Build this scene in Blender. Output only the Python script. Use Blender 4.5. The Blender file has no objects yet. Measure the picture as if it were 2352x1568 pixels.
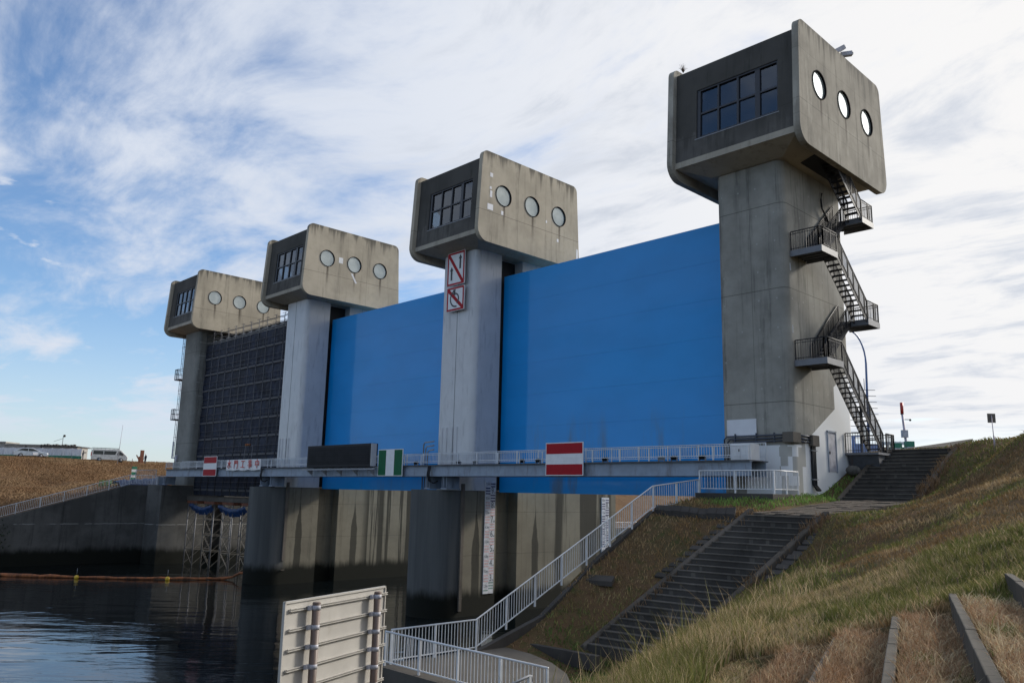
import bpy, bmesh, math, random
import numpy as np
from mathutils import Vector, Matrix, noise as mnoise
random.seed(7); RNG = np.random.default_rng(11)
scene = bpy.context.scene; COL = scene.collection
# ------------------------------------------------------------------ camera
CAM = np.array([17.17628, -41.78215, 8.76628])
FW = np.array([-0.70483284, 0.68464518, 0.18566543])
RT = np.array([0.69957913, 0.7142132, 0.02210278])
UP = np.array([0.11747214, -0.14546643, 0.9823644])
FPX = 1863.09
cd = bpy.data.cameras.new('camera'); cam = bpy.data.objects.new('camera', cd); COL.objects.link(cam)
cd.sensor_width = 36; cd.lens = FPX / 2352 * 36; cd.clip_start = .1; cd.clip_end = 6000
cam.matrix_world = Matrix(((RT[0], UP[0], -FW[0], CAM[0]), (RT[1], UP[1], -FW[1], CAM[1]), (RT[2], UP[2], -FW[2], CAM[2]), (0, 0, 0, 1)))
scene.camera = cam
# ------------------------------------------------------------------ light
SUN_AZ, SUN_EL = math.radians(15), math.radians(27)     # azimuth from +Y towards +X
SUND = Vector((math.sin(SUN_AZ) * math.cos(SUN_EL), math.cos(SUN_AZ) * math.cos(SUN_EL), math.sin(SUN_EL)))
sl = bpy.data.lights.new('sun', 'SUN'); sl.energy = 2.9; sl.angle = math.radians(8); sl.color = (1, .93, .82)
so = bpy.data.objects.new('sun', sl); COL.objects.link(so); so.rotation_euler = (-SUND).to_track_quat('-Z', 'Y').to_euler()
scene.view_settings.view_transform = 'Standard'; scene.view_settings.look = 'None'
scene.view_settings.exposure = 0.22; scene.view_settings.gamma = 1


class NT:
    """small helper for writing node trees"""
    def __init__(s, tree): s.t = tree; s.l = tree.links
    def node(s, ty, **k):
        n = s.t.nodes.new(ty)
        for a, b in k.items(): setattr(n, a, b)
        return n
    def put(s, sock, v):
        if v is None: return
        if isinstance(v, bpy.types.NodeSocket): s.l.new(v, sock)
        elif isinstance(v, (tuple, list)) and sock.type == 'RGBA' and len(v) == 3: sock.default_value = (*v, 1)
        else: sock.default_value = v
    def m(s, op, a, b=None, c=None, clamp=False):
        n = s.node('ShaderNodeMath', operation=op, use_clamp=clamp)
        for i, v in enumerate((a, b, c)): s.put(n.inputs[i], v)
        return n.outputs[0]
    def vm(s, op, a, b=None):
        n = s.node('ShaderNodeVectorMath', operation=op); s.put(n.inputs[0], a)
        if b is not None: s.put(n.inputs[1], b)
        return n.outputs['Value'] if op in ('DOT_PRODUCT', 'LENGTH') else n.outputs[0]
    def noise(s, vec, scale=1., detail=4., rough=.55, dist=0.):
        n = s.node('ShaderNodeTexNoise'); s.put(n.inputs['Vector'], vec); n.inputs['Scale'].default_value = scale
        n.inputs['Detail'].default_value = detail; n.inputs['Roughness'].default_value = rough; n.inputs['Distortion'].default_value = dist
        return n.outputs['Fac']
    def mul(s, vec, v): return s.vm('MULTIPLY', vec, v)
    def ss(s, x, a, b):                   # smoothstep a..b -> 0..1
        n = s.node('ShaderNodeMapRange', interpolation_type='SMOOTHSTEP')
        s.put(n.inputs[0], x); n.inputs[1].default_value = a; n.inputs[2].default_value = b
        return n.outputs[0]
    def mix(s, f, a, b, bt='MIX'):
        n = s.node('ShaderNodeMix', data_type='RGBA', blend_type=bt)
        s.put(n.inputs[0], f); s.put(n.inputs[6], a); s.put(n.inputs[7], b)
        return n.outputs[2]
    def xyz(s, v):
        n = s.node('ShaderNodeSeparateXYZ'); s.put(n.inputs[0], v); return n.outputs
    def comb(s, x, y, z):
        n = s.node('ShaderNodeCombineXYZ')
        for i, v in enumerate((x, y, z)): s.put(n.inputs[i], v)
        return n.outputs[0]
    def pos(s): return s.node('ShaderNodeNewGeometry').outputs['Position']
    def nrm(s): return s.node('ShaderNodeNewGeometry').outputs['Normal']
    def bump(s, h, st=.3, d=.02):
        n = s.node('ShaderNodeBump'); s.put(n.inputs['Height'], h); n.inputs['Strength'].default_value = st; n.inputs['Distance'].default_value = d
        return n.outputs[0]


# ------------------------------------------------------------------ world
world = bpy.data.worlds.new('World'); scene.world = world; world.use_nodes = True
wt = world.node_tree; wt.nodes.clear(); W = NT(wt)
sky = W.node('ShaderNodeTexSky', sky_type='NISHITA', sun_disc=False)
sky.sun_elevation = SUN_EL; sky.sun_rotation = SUN_AZ; sky.air_density = 1.0; sky.dust_density = .5; sky.ozone_density = 2.2
tc = W.node('ShaderNodeTexCoord').outputs['Generated']
dx, dy, dz = W.xyz(tc)
zz = W.m('ADD', W.m('MAXIMUM', dz, 0.0), .13)
px, py = W.m('DIVIDE', dx, zz), W.m('DIVIDE', dy, zz)
cp = W.comb(px, py, 0.)
sd = W.vm('DOT_PRODUCT', tc, tuple(SUND))
warp = W.node('ShaderNodeTexNoise'); W.put(warp.inputs['Vector'], cp); warp.inputs['Scale'].default_value = .55; warp.inputs['Detail'].default_value = 3
cpw = W.vm('ADD', cp, W.vm('MULTIPLY', W.vm('SUBTRACT', warp.outputs['Color'], (.5, .5, .5)), (1.1, 1.1, 0)))
n1 = W.noise(W.vm('ADD', W.mul(cpw, (.5, .8, 1)), (3.7, 1.2, 0)), 1.15, 8, .57)
n2 = W.noise(W.mul(cpw, (1.1, 2.2, 1)), 2.3, 9, .62)
n3 = W.noise(W.vm('ADD', W.mul(cpw, (1., 1., 1)), (9, 4, 0)), 4.2, 6, .6)
base = W.m('ADD', W.m('ADD', W.m('MULTIPLY', n1, .62), W.m('MULTIPLY', n2, .28)), W.m('MULTIPLY', n3, .10))
cov = W.m('ADD', W.m('MULTIPLY', W.ss(sd, .28, .86), .17), .022)
dens = W.ss(W.m('ADD', base, cov), .455, .61)
pf_ = W.m('MULTIPLY', W.ss(W.noise(cpw, 3.4, 6, .55), .60, .70), W.m('MULTIPLY', W.ss(W.noise(cp, .8, 2), .47, .55), W.ss(dz, .12, .25)))
dens = W.m('MAXIMUM', dens, W.m('MULTIPLY', pf_, .9))
dens = W.m('MULTIPLY', dens, W.ss(dz, -.02, .10))
dens = W.m('MAXIMUM', dens, W.m('MULTIPLY', W.ss(sd, .2, .9), .48))
hz = W.m('SUBTRACT', 1., W.ss(dz, .0, .22))
dens = W.m('MAXIMUM', dens, W.m('MULTIPLY', hz, .52))
glow = W.ss(sd, .30, .97)
cl_l = W.m('ADD', W.m('ADD', 7.5, W.m('MULTIPLY', glow, 1.1)), W.m('MULTIPLY', W.ss(sd, .925, .99), 26.))
shade = W.m('SUBTRACT', 1., W.m('MULTIPLY', W.m('MULTIPLY', W.ss(n2, .46, .72), .22), W.ss(sd, .2, .7)))
ccol = W.mix(W.m('MULTIPLY', glow, W.m('SUBTRACT', 1., W.m('MULTIPLY', W.ss(n2, .46, .7), .8))), (.84, .91, 1.04), (1.0, .99, .985))
ccol = W.vm('SCALE', ccol); ccol.node.inputs['Scale'].default_value = 1
W.put(ccol.node.inputs['Scale'], W.m('MULTIPLY', cl_l, shade))
skyc = W.mix(1., sky.outputs[0], (1.20, 1.36, 1.54), 'MULTIPLY')
final = W.mix(dens, skyc, ccol)
bg = W.node('ShaderNodeBackground'); W.put(bg.inputs[0], final); bg.inputs[1].default_value = .095
wo = W.node('ShaderNodeOutputWorld'); W.l.new(bg.outputs[0], wo.inputs[0])

# ------------------------------------------------------------------ materials
M = {}
def newmat(name):
    m = bpy.data.materials.new(name); m.use_nodes = True; m.node_tree.nodes.clear()
    N = NT(m.node_tree); b = N.node('ShaderNodeBsdfPrincipled'); o = N.node('ShaderNodeOutputMaterial')
    N.l.new(b.outputs[0], o.inputs[0]); M[name] = m
    return m, N, b
def plain(name, col, rough=.5, metal=0., var=.18, scale=3., bump=0., coat=0., spec=.5, dirt=None):
    m, N, b = newmat(name); p = N.pos()
    n = N.noise(p, scale, 5, .6)
    c = N.mix(N.ss(n, .3, .7), tuple(x * (1 - var) for x in col), tuple(min(1, x * (1 + var)) for x in col))
    if dirt:
        d = N.ss(N.noise(N.mul(p, (2.2, 2.2, .35)), 1.3, 5, .65), .52, .72)
        c = N.mix(N.m('MULTIPLY', d, dirt[1]), c, dirt[0])
    N.put(b.inputs['Base Color'], c); N.put(b.inputs['Roughness'], N.m('ADD', rough - .06, N.m('MULTIPLY', n, .12)))
    b.inputs['Metallic'].default_value = metal; b.inputs['Coat Weight'].default_value = coat; b.inputs['Specular IOR Level'].default_value = spec
    if bump: N.put(b.inputs['Normal'], N.bump(N.noise(p, scale * 6, 4, .6), bump, .01))
    return m
def concrete(name, base, streak=.5, dark=(.05, .048, .042), top=None, algae=False, joints=None, mott=.3, extra=None, streakscale=1.5, fine=.10):
    m, N, b = newmat(name); p = N.pos(); x, y, z = N.xyz(p)
    big = N.noise(p, .35, 5, .6); mid = N.noise(p, 2.2, 6, .65); fin = N.noise(p, 22, 3, .6)
    c = N.mix(N.m('MULTIPLY', N.ss(big, .35, .68), mott * 2), base, tuple(v * .62 for v in base))
    c = N.mix(N.m('MULTIPLY', N.ss(mid, .45, .75), .35), c, tuple(v * .7 for v in base))
    c = N.mix(N.m('MULTIPLY', N.ss(fin, .55, .8), fine * 3), c, tuple(v * .55 for v in base))
    st = N.noise(N.mul(p, (1, 1, .045)), streakscale, 5, .62)
    st2 = N.noise(N.mul(p, (1, 1, .10)), streakscale * 4, 4, .6)
    sm = N.m('MULTIPLY', N.ss(st, .50, .66), N.ss(N.m('ADD', st2, N.m('MULTIPLY', mid, .4)), .52, .85))
    c = N.mix(N.m('MULTIPLY', sm, streak), c, dark)
    if top:          # run-off stains hanging from an edge at height top[0], about top[1] long
        dr = N.m('SUBTRACT', top[0], z)
        col1 = N.noise(N.mul(p, (1, 1, .02)), 1.7, 6, .68)
        ln = N.m('MULTIPLY', N.m('POWER', N.ss(col1, .36, .74), 1.3), top[1] * 1.6)
        tm = N.m('SUBTRACT', 1., N.ss(N.m('DIVIDE', dr, N.m('ADD', ln, .02)), .1, 1.15))
        c = N.mix(N.m('MULTIPLY', tm, top[2]), c, dark)
    if joints:
        for (ax, vals, w) in joints:
            for v in vals:
                d = N.m('ABSOLUTE', N.m('SUBTRACT', {'x': x, 'y': y, 'z': z}[ax], v))
                c = N.mix(N.m('MULTIPLY', N.m('LESS_THAN', d, w), .62), c, dark)
    if extra: c = extra(N, c, x, y, z, p)
    if algae:
        a = N.m('ADD', z, N.m('MULTIPLY', N.m('SUBTRACT', N.noise(N.mul(p, (1, 1, .3)), 1.0, 6, .68), .5), 1.3))
        c = N.mix(N.m('SUBTRACT', 1., N.ss(a, 1.7, 2.55)), c, (.007, .008, .005))
    N.put(b.inputs['Base Color'], c); b.inputs['Roughness'].default_value = .88; b.inputs['Specular IOR Level'].default_value = .25
    N.put(b.inputs['Normal'], N.bump(N.m('ADD', N.m('MULTIPLY', mid, .6), N.m('MULTIPLY', fin, .5)), .35, .02))
    return m
S = 23.976
BEIGE = (.47, .415, .325)
hjoint = [('z', (28.75,), .018)]
def rust_runs(N, c, x, y, z, p):                 # rusty run-off under each round window
    for yy in (-3, 0, 3):
        w = N.m('ADD', N.m('ABSOLUTE', N.m('SUBTRACT', y, N.m('ADD', yy + .08, N.m('MULTIPLY', N.m('SUBTRACT', N.noise(p, 2.5, 3), .5), .12)))), 0)
        mk = N.m('MULTIPLY', N.m('SUBTRACT', 1., N.ss(w, .03, .17)), N.m('MULTIPLY', N.m('LESS_THAN', z, 29.55), N.ss(z, 27.2, 29.5)))
        c = N.mix(N.m('MULTIPLY', mk, .75), c, (.045, .032, .022))
    return c
def lime_runs(N, c, x, y, z, p):                 # pale lime bloom on the lower half and at the front edge
    nb = N.noise(N.mul(p, (1, 1, .35)), 1.1, 6, .65); mk = N.m('MULTIPLY', N.ss(nb, .48, .68), N.m('MAXIMUM', N.m('MULTIPLY', N.m('LESS_THAN', z, 28.9), .8), N.m('SUBTRACT', 1., N.ss(y, -4.6, -3.6))))
    c = N.mix(N.m('MULTIPLY', mk, .55), c, (.50, .47, .40))
    return rust_runs(N, c, x, y, z, p)
concrete('head_concrete', BEIGE, .35, top=(33.4, 1.5, .75), joints=hjoint + [('y', (-1.5, 1.5), .008)], extra=rust_runs)
concrete('head_concrete_grey', (.33, .305, .255), .75, top=(33.4, 1.8, .7), joints=hjoint + [('y', (-1.5, 1.5, -4.2, 4.2), .008), ('z', (27.9, 31.6), .007)], extra=lime_runs, mott=.5)
concrete('head_concrete_shaded', (.125, .118, .108), .85, top=(29.0, 2.0, .55), joints=hjoint, mott=.5, streakscale=2.2)  # same concrete as the end walls, its shade painted in along with the stains
concrete('soffit_concrete', (.42, .38, .31), .3, mott=.2)

def plugs(N, c, x, y, z, p):                     # pale mortar plugs of the formwork ties
    def gd(v, s_): return N.m('MULTIPLY', N.m('SUBTRACT', N.m('FRACT', N.m('DIVIDE', v, s_)), .5), s_)
    gx, gy, gz = gd(x, 1.02), gd(y, 1.2), gd(N.m('ADD', z, .3), 1.55)
    d = N.m('SQRT', N.m('ADD', N.m('MULTIPLY', N.m('MINIMUM', N.m('MULTIPLY', gx, gx), N.m('MULTIPLY', gy, gy)), 1.), N.m('MULTIPLY', gz, gz)))
    mk = N.m('MULTIPLY', N.m('SUBTRACT', 1., N.ss(d, .035, .06)), N.m('GREATER_THAN', N.noise(p, .5, 2), .47))
    return N.mix(N.m('MULTIPLY', mk, .55), c, (.42, .42, .40))
def whitebase(N, c, x, y, z, p):                 # white paint on the foot of the nearest column
    c = plugs(N, c, x, y, z, p)
    front = N.m('MULTIPLY', N.m('LESS_THAN', z, 11.52), N.m('GREATER_THAN', x, -4.6))
    lim = N.m('ADD', 11.55, N.m('MULTIPLY', N.m('MAXIMUM', N.m('SUBTRACT', y, -2.6), 0), .55))
    lim = N.m('ADD', lim, N.m('MULTIPLY', N.m('GREATER_THAN', y, 1.32), 1.2))
    side = N.m('MULTIPLY', N.m('GREATER_THAN', y, -3.35), N.m('LESS_THAN', z, lim))
    isf = N.m('LESS_THAN', y, -3.35)
    mk = N.m('MAXIMUM', N.m('MULTIPLY', front, isf), side)
    wear = N.ss(N.noise(p, 1.1, 6, .7), .62, .78)
    wc = N.mix(N.m('MULTIPLY', wear, .5), (.74, .75, .75), (.50, .49, .46))
    fl = N.vm('FLOOR', N.mul(p, (2.6, 2.6, 2.1))); wn = N.node('ShaderNodeTexWhiteNoise', noise_dimensions='3D'); N.put(wn.inputs['Vector'], fl)
    patch = N.m('MULTIPLY', N.m('GREATER_THAN', wn.outputs['Value'], .5), N.m('MULTIPLY', N.m('LESS_THAN', y, -2.3), N.m('GREATER_THAN', x, -2.75)))
    wc = N.mix(N.m('MULTIPLY', patch, .8), wc, (.36, .345, .30))
    return N.mix(mk, c, wc)
concrete('column_concrete', (.245, .245, .225), .55, joints=[('z', (13.7, 19.6, 24.2), .022), ('x', (-4.0,), .012), ('y', (-1.2, 1.3), .02)], mott=.4, extra=plugs)
concrete('column_concrete_painted', (.325, .315, .280), .6, joints=[('z', (13.7, 19.6, 24.2), .022), ('x', (-3.95,), .012), ('y', (-1.2, 1.3), .022)], mott=.45, extra=whitebase)
def pier_extra(N, c, x, y, z, p):
    # soot-dark rounded nose, dark run-off bands and two flame-shaped stains on the flat sides
    nz = N.m('SUBTRACT', 1., N.ss(N.m('ADD', y, N.m('MULTIPLY', N.m('SUBTRACT', N.noise(N.mul(p, (2, 2, .1)), 1.2, 3), .5), .6)), -4.35, -4.0))
    st = N.noise(N.mul(p, (.9, .9, .05)), 1.0, 5, .6)
    nd = N.mix(N.ss(st, .3, .75), (.060, .064, .066), (.125, .128, .125))
    c = N.mix(N.m('MULTIPLY', nz, .93), c, nd)
    for (ctr, w, zt, s) in ((3.0, .33, 8.0, .8), (-2.9, .33, 8.0, .8)):
        e = N.m('SUBTRACT', N.m('ABSOLUTE', N.m('SUBTRACT', y, N.m('ADD', ctr, N.m('MULTIPLY', N.m('SUBTRACT', N.noise(p, .8, 3), .5), .25)))), N.m('MULTIPLY', N.ss(N.m('SUBTRACT', zt, z), 0, 3.2), w))
        mk = N.m('SUBTRACT', 1., N.ss(e, -.03, .06))
        c = N.mix(N.m('MULTIPLY', mk, s), c, (.020, .020, .017))
    bn = N.noise(N.vm('ADD', N.mul(p, (.02, 1, .014)), (0, 3.3, 0)), .52, 4, .62)
    ed = N.noise(N.mul(p, (1, 3, .10)), 1.6, 4, .6)
    band = N.m('MULTIPLY', N.ss(N.m('ADD', bn, N.m('MULTIPLY', N.m('SUBTRACT', ed, .5), .30)), .47, .53), N.ss(y, 3.6, 4.6))
    c = N.mix(N.m('MULTIPLY', band, .86), c, (.022, .022, .018))
    return c
concrete('pier_concrete', (.205, .188, .145), .4, algae=True, joints=[('z', (7.55, 4.6), .012), ('y', (8.9, 1.6), .01)], extra=pier_extra, dark=(.03, .03, .026))
def wall_extra(N, c, x, y, z, p):
    st = N.noise(N.mul(p, (2, 2, .05)), 1.0, 5, .6)
    ef = N.m('MULTIPLY', N.m('LESS_THAN', N.m('ABSOLUTE', N.m('SUBTRACT', z, N.m('ADD', 4.75, N.m('MULTIPLY', N.m('SUBTRACT', N.noise(p, 1.5, 4), .5), .15)))), .035), N.ss(N.noise(p, .5, 3), .42, .5))
    return N.mix(N.m('MULTIPLY', ef, .6), c, (.38, .38, .36))
concrete('wall_concrete', (.115, .112, .105), .45, algae=True, dark=(.016, .016, .016), mott=.6, extra=wall_extra, joints=[('y', (-9., -14.5, -22.), .015)])
concrete('stair_concrete', (.078, .070, .062), .3, dark=(.02, .02, .018), mott=.6)
concrete('kerb_concrete', (.15, .13, .11), .5, dark=(.04, .036, .03), mott=.5)
concrete('side_kerb', (.125, .105, .085), .9, dark=(.035, .030, .022), mott=.7, streakscale=2.5, fine=.2)
concrete('tread_concrete', (.135, .122, .105), .7, dark=(.03, .03, .026), mott=.7)  # paler than the risers: highlight on the nosings put into the colour
concrete('slab_concrete', (.125, .112, .095), .5, dark=(.06, .055, .045), mott=.4)
concrete('terrace_concrete', (.10, .09, .075), .5, dark=(.02, .022, .02), mott=.6, streakscale=3)

def bluepaint():
    m, N, b = newmat('blue_paint'); p = N.pos(); x, y, z = N.xyz(p)
    n = N.noise(N.mul(p, (.25, .25, .5)), 1., 4, .5)
    c = N.mix(N.ss(n, .3, .7), (.004, .255, .64), (.006, .28, .70))
    d = N.m('MULTIPLY', N.ss(N.noise(N.mul(p, (.7, .7, .12)), 1.2, 5, .6), .5, .75), N.m('SUBTRACT', 1., N.ss(z, 11.0, 15.0)))
    c = N.mix(N.m('MULTIPLY', d, N.m('ADD', .25, N.m('MULTIPLY', N.ss(x, -27, -23), .5))), c, (.10, .13, .13))
    N.put(b.inputs['Base Color'], c); b.inputs['Roughness'].default_value = .5; b.inputs['Specular IOR Level'].default_value = .2
    b.inputs['Coat Weight'].default_value = .42; b.inputs['Coat Roughness'].default_value = .07
    wv = N.noise(N.mul(p, (.8, .8, 1.6)), .9, 2, .5)
    bn = N.bump(wv, .25, .02); N.put(b.inputs['Normal'], bn); N.put(b.inputs['Coat Normal'], bn)
bluepaint()
plain('grey_paint', (.53, .535, .55), .45, var=.06, scale=.6, coat=.25, dirt=((.20, .21, .24), .45))
plain('girder_paint', (.24, .29, .36), .5, var=.12, scale=1.5, dirt=((.10, .075, .06), .6), bump=.05)
plain('girder_dark', (.06, .065, .075), .6, dirt=((.10, .05, .03), .7))
plain('rail_paint', (.62, .64, .66), .4, var=.08, scale=4, dirt=((.35, .25, .18), .35))
plain('galv', (.27, .28, .30), .55, metal=.0, var=.12, scale=5)
plain('white_paint', (.66, .67, .68), .45, var=.06, scale=2, dirt=((.42, .40, .36), .3))
plain('stair_steel', (.020, .021, .026), .6, var=.15, scale=2, spec=.25)
plain('stair_steel_light', (.15, .155, .17), .5, var=.12, scale=2)
plain('black_metal', (.016, .017, .02), .6, spec=.25)
plain('rim_black', (.014, .014, .016), .95, spec=.03)
plain('frame_metal', (.022, .024, .03), .4)
plain('sign_red', (.36, .006, .014), .55, var=.06, spec=.2)
plain('sign_white', (.72, .72, .72), .42, var=.05)
plain('sign_green', (.004, .105, .04), .55, var=.08, spec=.2)
plain('sign_black', (.012, .013, .02), .45)
plain('red_letters', (.55, .035, .03), .5)
plain('sign_back', (.46, .44, .405), .5, var=.07, scale=1.5, metal=.1, dirt=((.33, .30, .25), .5))
plain('post_brown', (.15, .105, .085), .5, var=.15, scale=5)
plain('scaffold_steel', (.13, .13, .14), .5, metal=.3)
plain('scaffold_pale', (.125, .115, .10), .6)
plain('plank', (.085, .083, .088), .7)
plain('tarp_blue', (.007, .034, .11), .5, var=.3)
plain('rust', (.16, .055, .028), .8, var=.4, scale=5)
plain('boom_orange', (.26, .085, .025), .7, var=.55, scale=2.2, dirt=((.05, .035, .022), .8))
plain('buoy_yellow', (.62, .40, .03), .45)
plain('faded_pink', (.55, .36, .37), .6)
plain('gauge_green', (.16, .26, .23), .6)
plain('gauge_navy', (.03, .025, .10), .5)
def ledmat():
    m, N, b = newmat('screen_black'); p = N.pos(); x, y, z = N.xyz(p)
    g = N.m('MAXIMUM', N.m('GREATER_THAN', N.m('FRACT', N.m('MULTIPLY', x, 1 / .48)), .965), N.m('GREATER_THAN', N.m('FRACT', N.m('MULTIPLY', z, 1 / .46)), .955))
    c = N.mix(N.ss(N.noise(N.mul(p, (.5, 1, .6)), 1.5, 4), .35, .65), (.007, .008, .011), (.013, .014, .018)); N.put(b.inputs['Base Color'], N.mix(g, c, (.0035, .0035, .004)))
    b.inputs['Roughness'].default_value = .6; b.inputs['Specular IOR Level'].default_value = .15
ledmat()
plain('gauge_white', (.52, .54, .58), .55, dirt=((.34, .33, .30), .5))
plain('gauge_digit', (.08, .09, .11), .6)
plain('lamp_blue', (.13, .19, .36), .4)
plain('pole_grey', (.40, .40, .44), .5)
plain('pole_pink', (.45, .38, .42), .5)
plain('lamp_red', (.45, .03, .02), .4)
plain('car_silver', (.55, .57, .60), .3, metal=.5, coat=.6)
plain('van_white', (.62, .61, .58), .35, coat=.5)
plain('tyre', (.015, .015, .016), .8)
plain('car_glass', (.015, .017, .02), .08)
plain('cloth_dark', (.02, .024, .04), .9)
plain('cloth_grey', (.10, .11, .13), .9)
plain('skin', (.45, .28, .21), .6)
plain('helmet_white', (.7, .7, .7), .35)
plain('sheet_white', (.62, .63, .66), .6, var=.1, scale=.6)
plain('barrier_green', (.02, .17, .10), .5)
plain('barricade_green', (.10, .20, .05), .5)
plain('hut_wall', (.30, .29, .27), .7)
plain('hut_dark', (.05, .048, .045), .8)
plain('ladder_blue', (.05, .06, .085), .5)
plain('rock', (.10, .095, .085), .9, var=.35, scale=4, bump=.4)
plain('stalk', (.08, .05, .035), .9)
plain('dark_leaf', (.025, .035, .015), .8)
plain('interior', (.06, .06, .062), .9)

def scaffold_mesh():
    m, N, b = newmat('scaffold_net'); p = N.pos(); x, y, z = N.xyz(p)
    fx = N.m('ABSOLUTE', N.m('SUBTRACT', N.m('FRACT', N.m('MULTIPLY', x, 1 / .46)), .5)); fz = N.m('ABSOLUTE', N.m('SUBTRACT', N.m('FRACT', N.m('MULTIPLY', z, 1 / .46)), .5))
    g = N.m('LESS_THAN', N.m('MINIMUM', fx, fz), .03)
    n = N.noise(p, 1.1, 5, .6); n2 = N.noise(N.mul(p, (.6, .6, .6)), .6, 3, .5)
    c = N.mix(N.ss(n, .3, .7), (.012, .015, .028), (.028, .036, .062))
    c = N.mix(N.m('MULTIPLY', N.ss(n2, .45, .6), .5), c, (.012, .013, .016))
    c = N.mix(N.m('MULTIPLY', g, .5), c, (.05, .055, .065))
    N.put(b.inputs['Base Color'], c); b.inputs['Roughness'].default_value = .7; b.inputs['Specular IOR Level'].default_value = .25
    N.put(b.inputs['Normal'], N.bump(N.noise(p, 2.2, 3), .5, .06))
scaffold_mesh()
def glassmat():
    m = bpy.data.materials.new('window_glass'); m.use_nodes = True; m.node_tree.nodes.clear(); N = NT(m.node_tree)
    p = N.pos()
    t = N.node('ShaderNodeBsdfTransparent'); t.inputs[0].default_value = (.42, .50, .56, 1)
    g = N.node('ShaderNodeBsdfGlossy'); g.inputs['Roughness'].default_value = .03; g.inputs['Color'].default_value = (.9, .95, 1, 1)
    fr = N.node('ShaderNodeLayerWeight'); fr.inputs[0].default_value = .5; ff = N.m('ADD', .10, N.m('MULTIPLY', N.m('POWER', fr.outputs['Facing'], 4.), .75))
    N.put(g.inputs['Normal'], N.bump(N.noise(p, .6, 2), .06, .05))
    mx = N.node('ShaderNodeMixShader'); N.put(mx.inputs[0], ff); N.l.new(t.outputs[0], mx.inputs[1]); N.l.new(g.outputs[0], mx.inputs[2])
    o = N.node('ShaderNodeOutputMaterial'); N.l.new(mx.outputs[0], o.inputs[0]); M['window_glass'] = m
    m2, N, b = newmat('porthole_glass'); p = N.pos()
    N.put(b.inputs['Base Color'], N.mix(N.ss(N.noise(p, .8, 3), .35, .65), (.44, .48, .46), (.33, .37, .36)))
    b.inputs['Roughness'].default_value = .05; b.inputs['Metallic'].default_value = .4; b.inputs['IOR'].default_value = 2.0
glassmat()
def watermat():
    m, N, b = newmat('water'); p = N.pos()
    b.inputs['Base Color'].default_value = (.004, .006, .007, 1); b.inputs['Roughness'].default_value = .03; b.inputs['IOR'].default_value = 1.42
    b.inputs['Specular IOR Level'].default_value = .5
    q = N.node('ShaderNodeVectorRotate', rotation_type='Z_AXIS'); N.put(q.inputs['Vector'], p); q.inputs['Angle'].default_value = math.radians(-46)
    a = N.noise(N.mul(q.outputs[0], (.30, .75, 1)), .55, 3, .5, .4)
    c = N.noise(N.mul(q.outputs[0], (.5, 1.6, 1)), 1.6, 4, .55)
    patch = N.ss(N.noise(p, .06, 3), .42, .62)
    h = N.m('ADD', N.m('MULTIPLY', a, .9), N.m('MULTIPLY', N.m('MULTIPLY', c, .22), N.m('ADD', .25, patch)))
    N.put(b.inputs['Normal'], N.bump(h, .42, .16))
watermat()
def groundmat(name, cols, scale=.5, bumpd=.06):
    m, N, b = newmat(name); p = N.pos()
    n1 = N.noise(p, scale * .5, 6, .6); n2 = N.noise(p, scale * 4, 6, .7); n3 = N.noise(p, scale * 40, 4, .7)
    c = N.mix(N.ss(n1, .38, .62), cols[0], cols[1]); c = N.mix(N.ss(n2, .48, .68), c, cols[2])
    c = N.mix(N.m('MULTIPLY', N.ss(n3, .42, .7), .6), c, cols[3])
    N.put(b.inputs['Base Color'], c); b.inputs['Roughness'].default_value = .95; b.inputs['Specular IOR Level'].default_value = .1
    N.put(b.inputs['Normal'], N.bump(N.m('ADD', n2, n3), .8, bumpd))
groundmat('bank_soil', ((.150, .092, .050), (.115, .086, .042), (.075, .085, .028), (.060, .044, .026)), .5)
groundmat('far_bank_grass', ((.185, .108, .055), (.145, .082, .042), (.22, .145, .075), (.075, .045, .024)), .3, .3)
groundmat('far_soil', ((.20, .15, .08), (.15, .12, .06), (.12, .12, .05), (.08, .06, .03)), .05)
groundmat('paving', ((.115, .095, .08), (.09, .078, .066), (.17, .14, .115), (.045, .04, .034)), .7, .02)
def grassmat():
    m, N, b = newmat('grass_blade')
    a = N.node('ShaderNodeAttribute', attribute_name='Col')
    N.put(b.inputs['Base Color'], a.outputs['Color']); b.inputs['Roughness'].default_value = .75; b.inputs['Specular IOR Level'].default_value = .2
    tr = N.node('ShaderNodeBsdfTranslucent'); N.put(tr.inputs[0], a.outputs['Color'])
    mx = N.node('ShaderNodeMixShader'); mx.inputs[0].default_value = .2
    out = [n for n in m.node_tree.nodes if n.type == 'OUTPUT_MATERIAL'][0]
    N.l.new(b.outputs[0], mx.inputs[1]); N.l.new(tr.outputs[0], mx.inputs[2]); N.l.new(mx.outputs[0], out.inputs[0])
grassmat()

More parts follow.
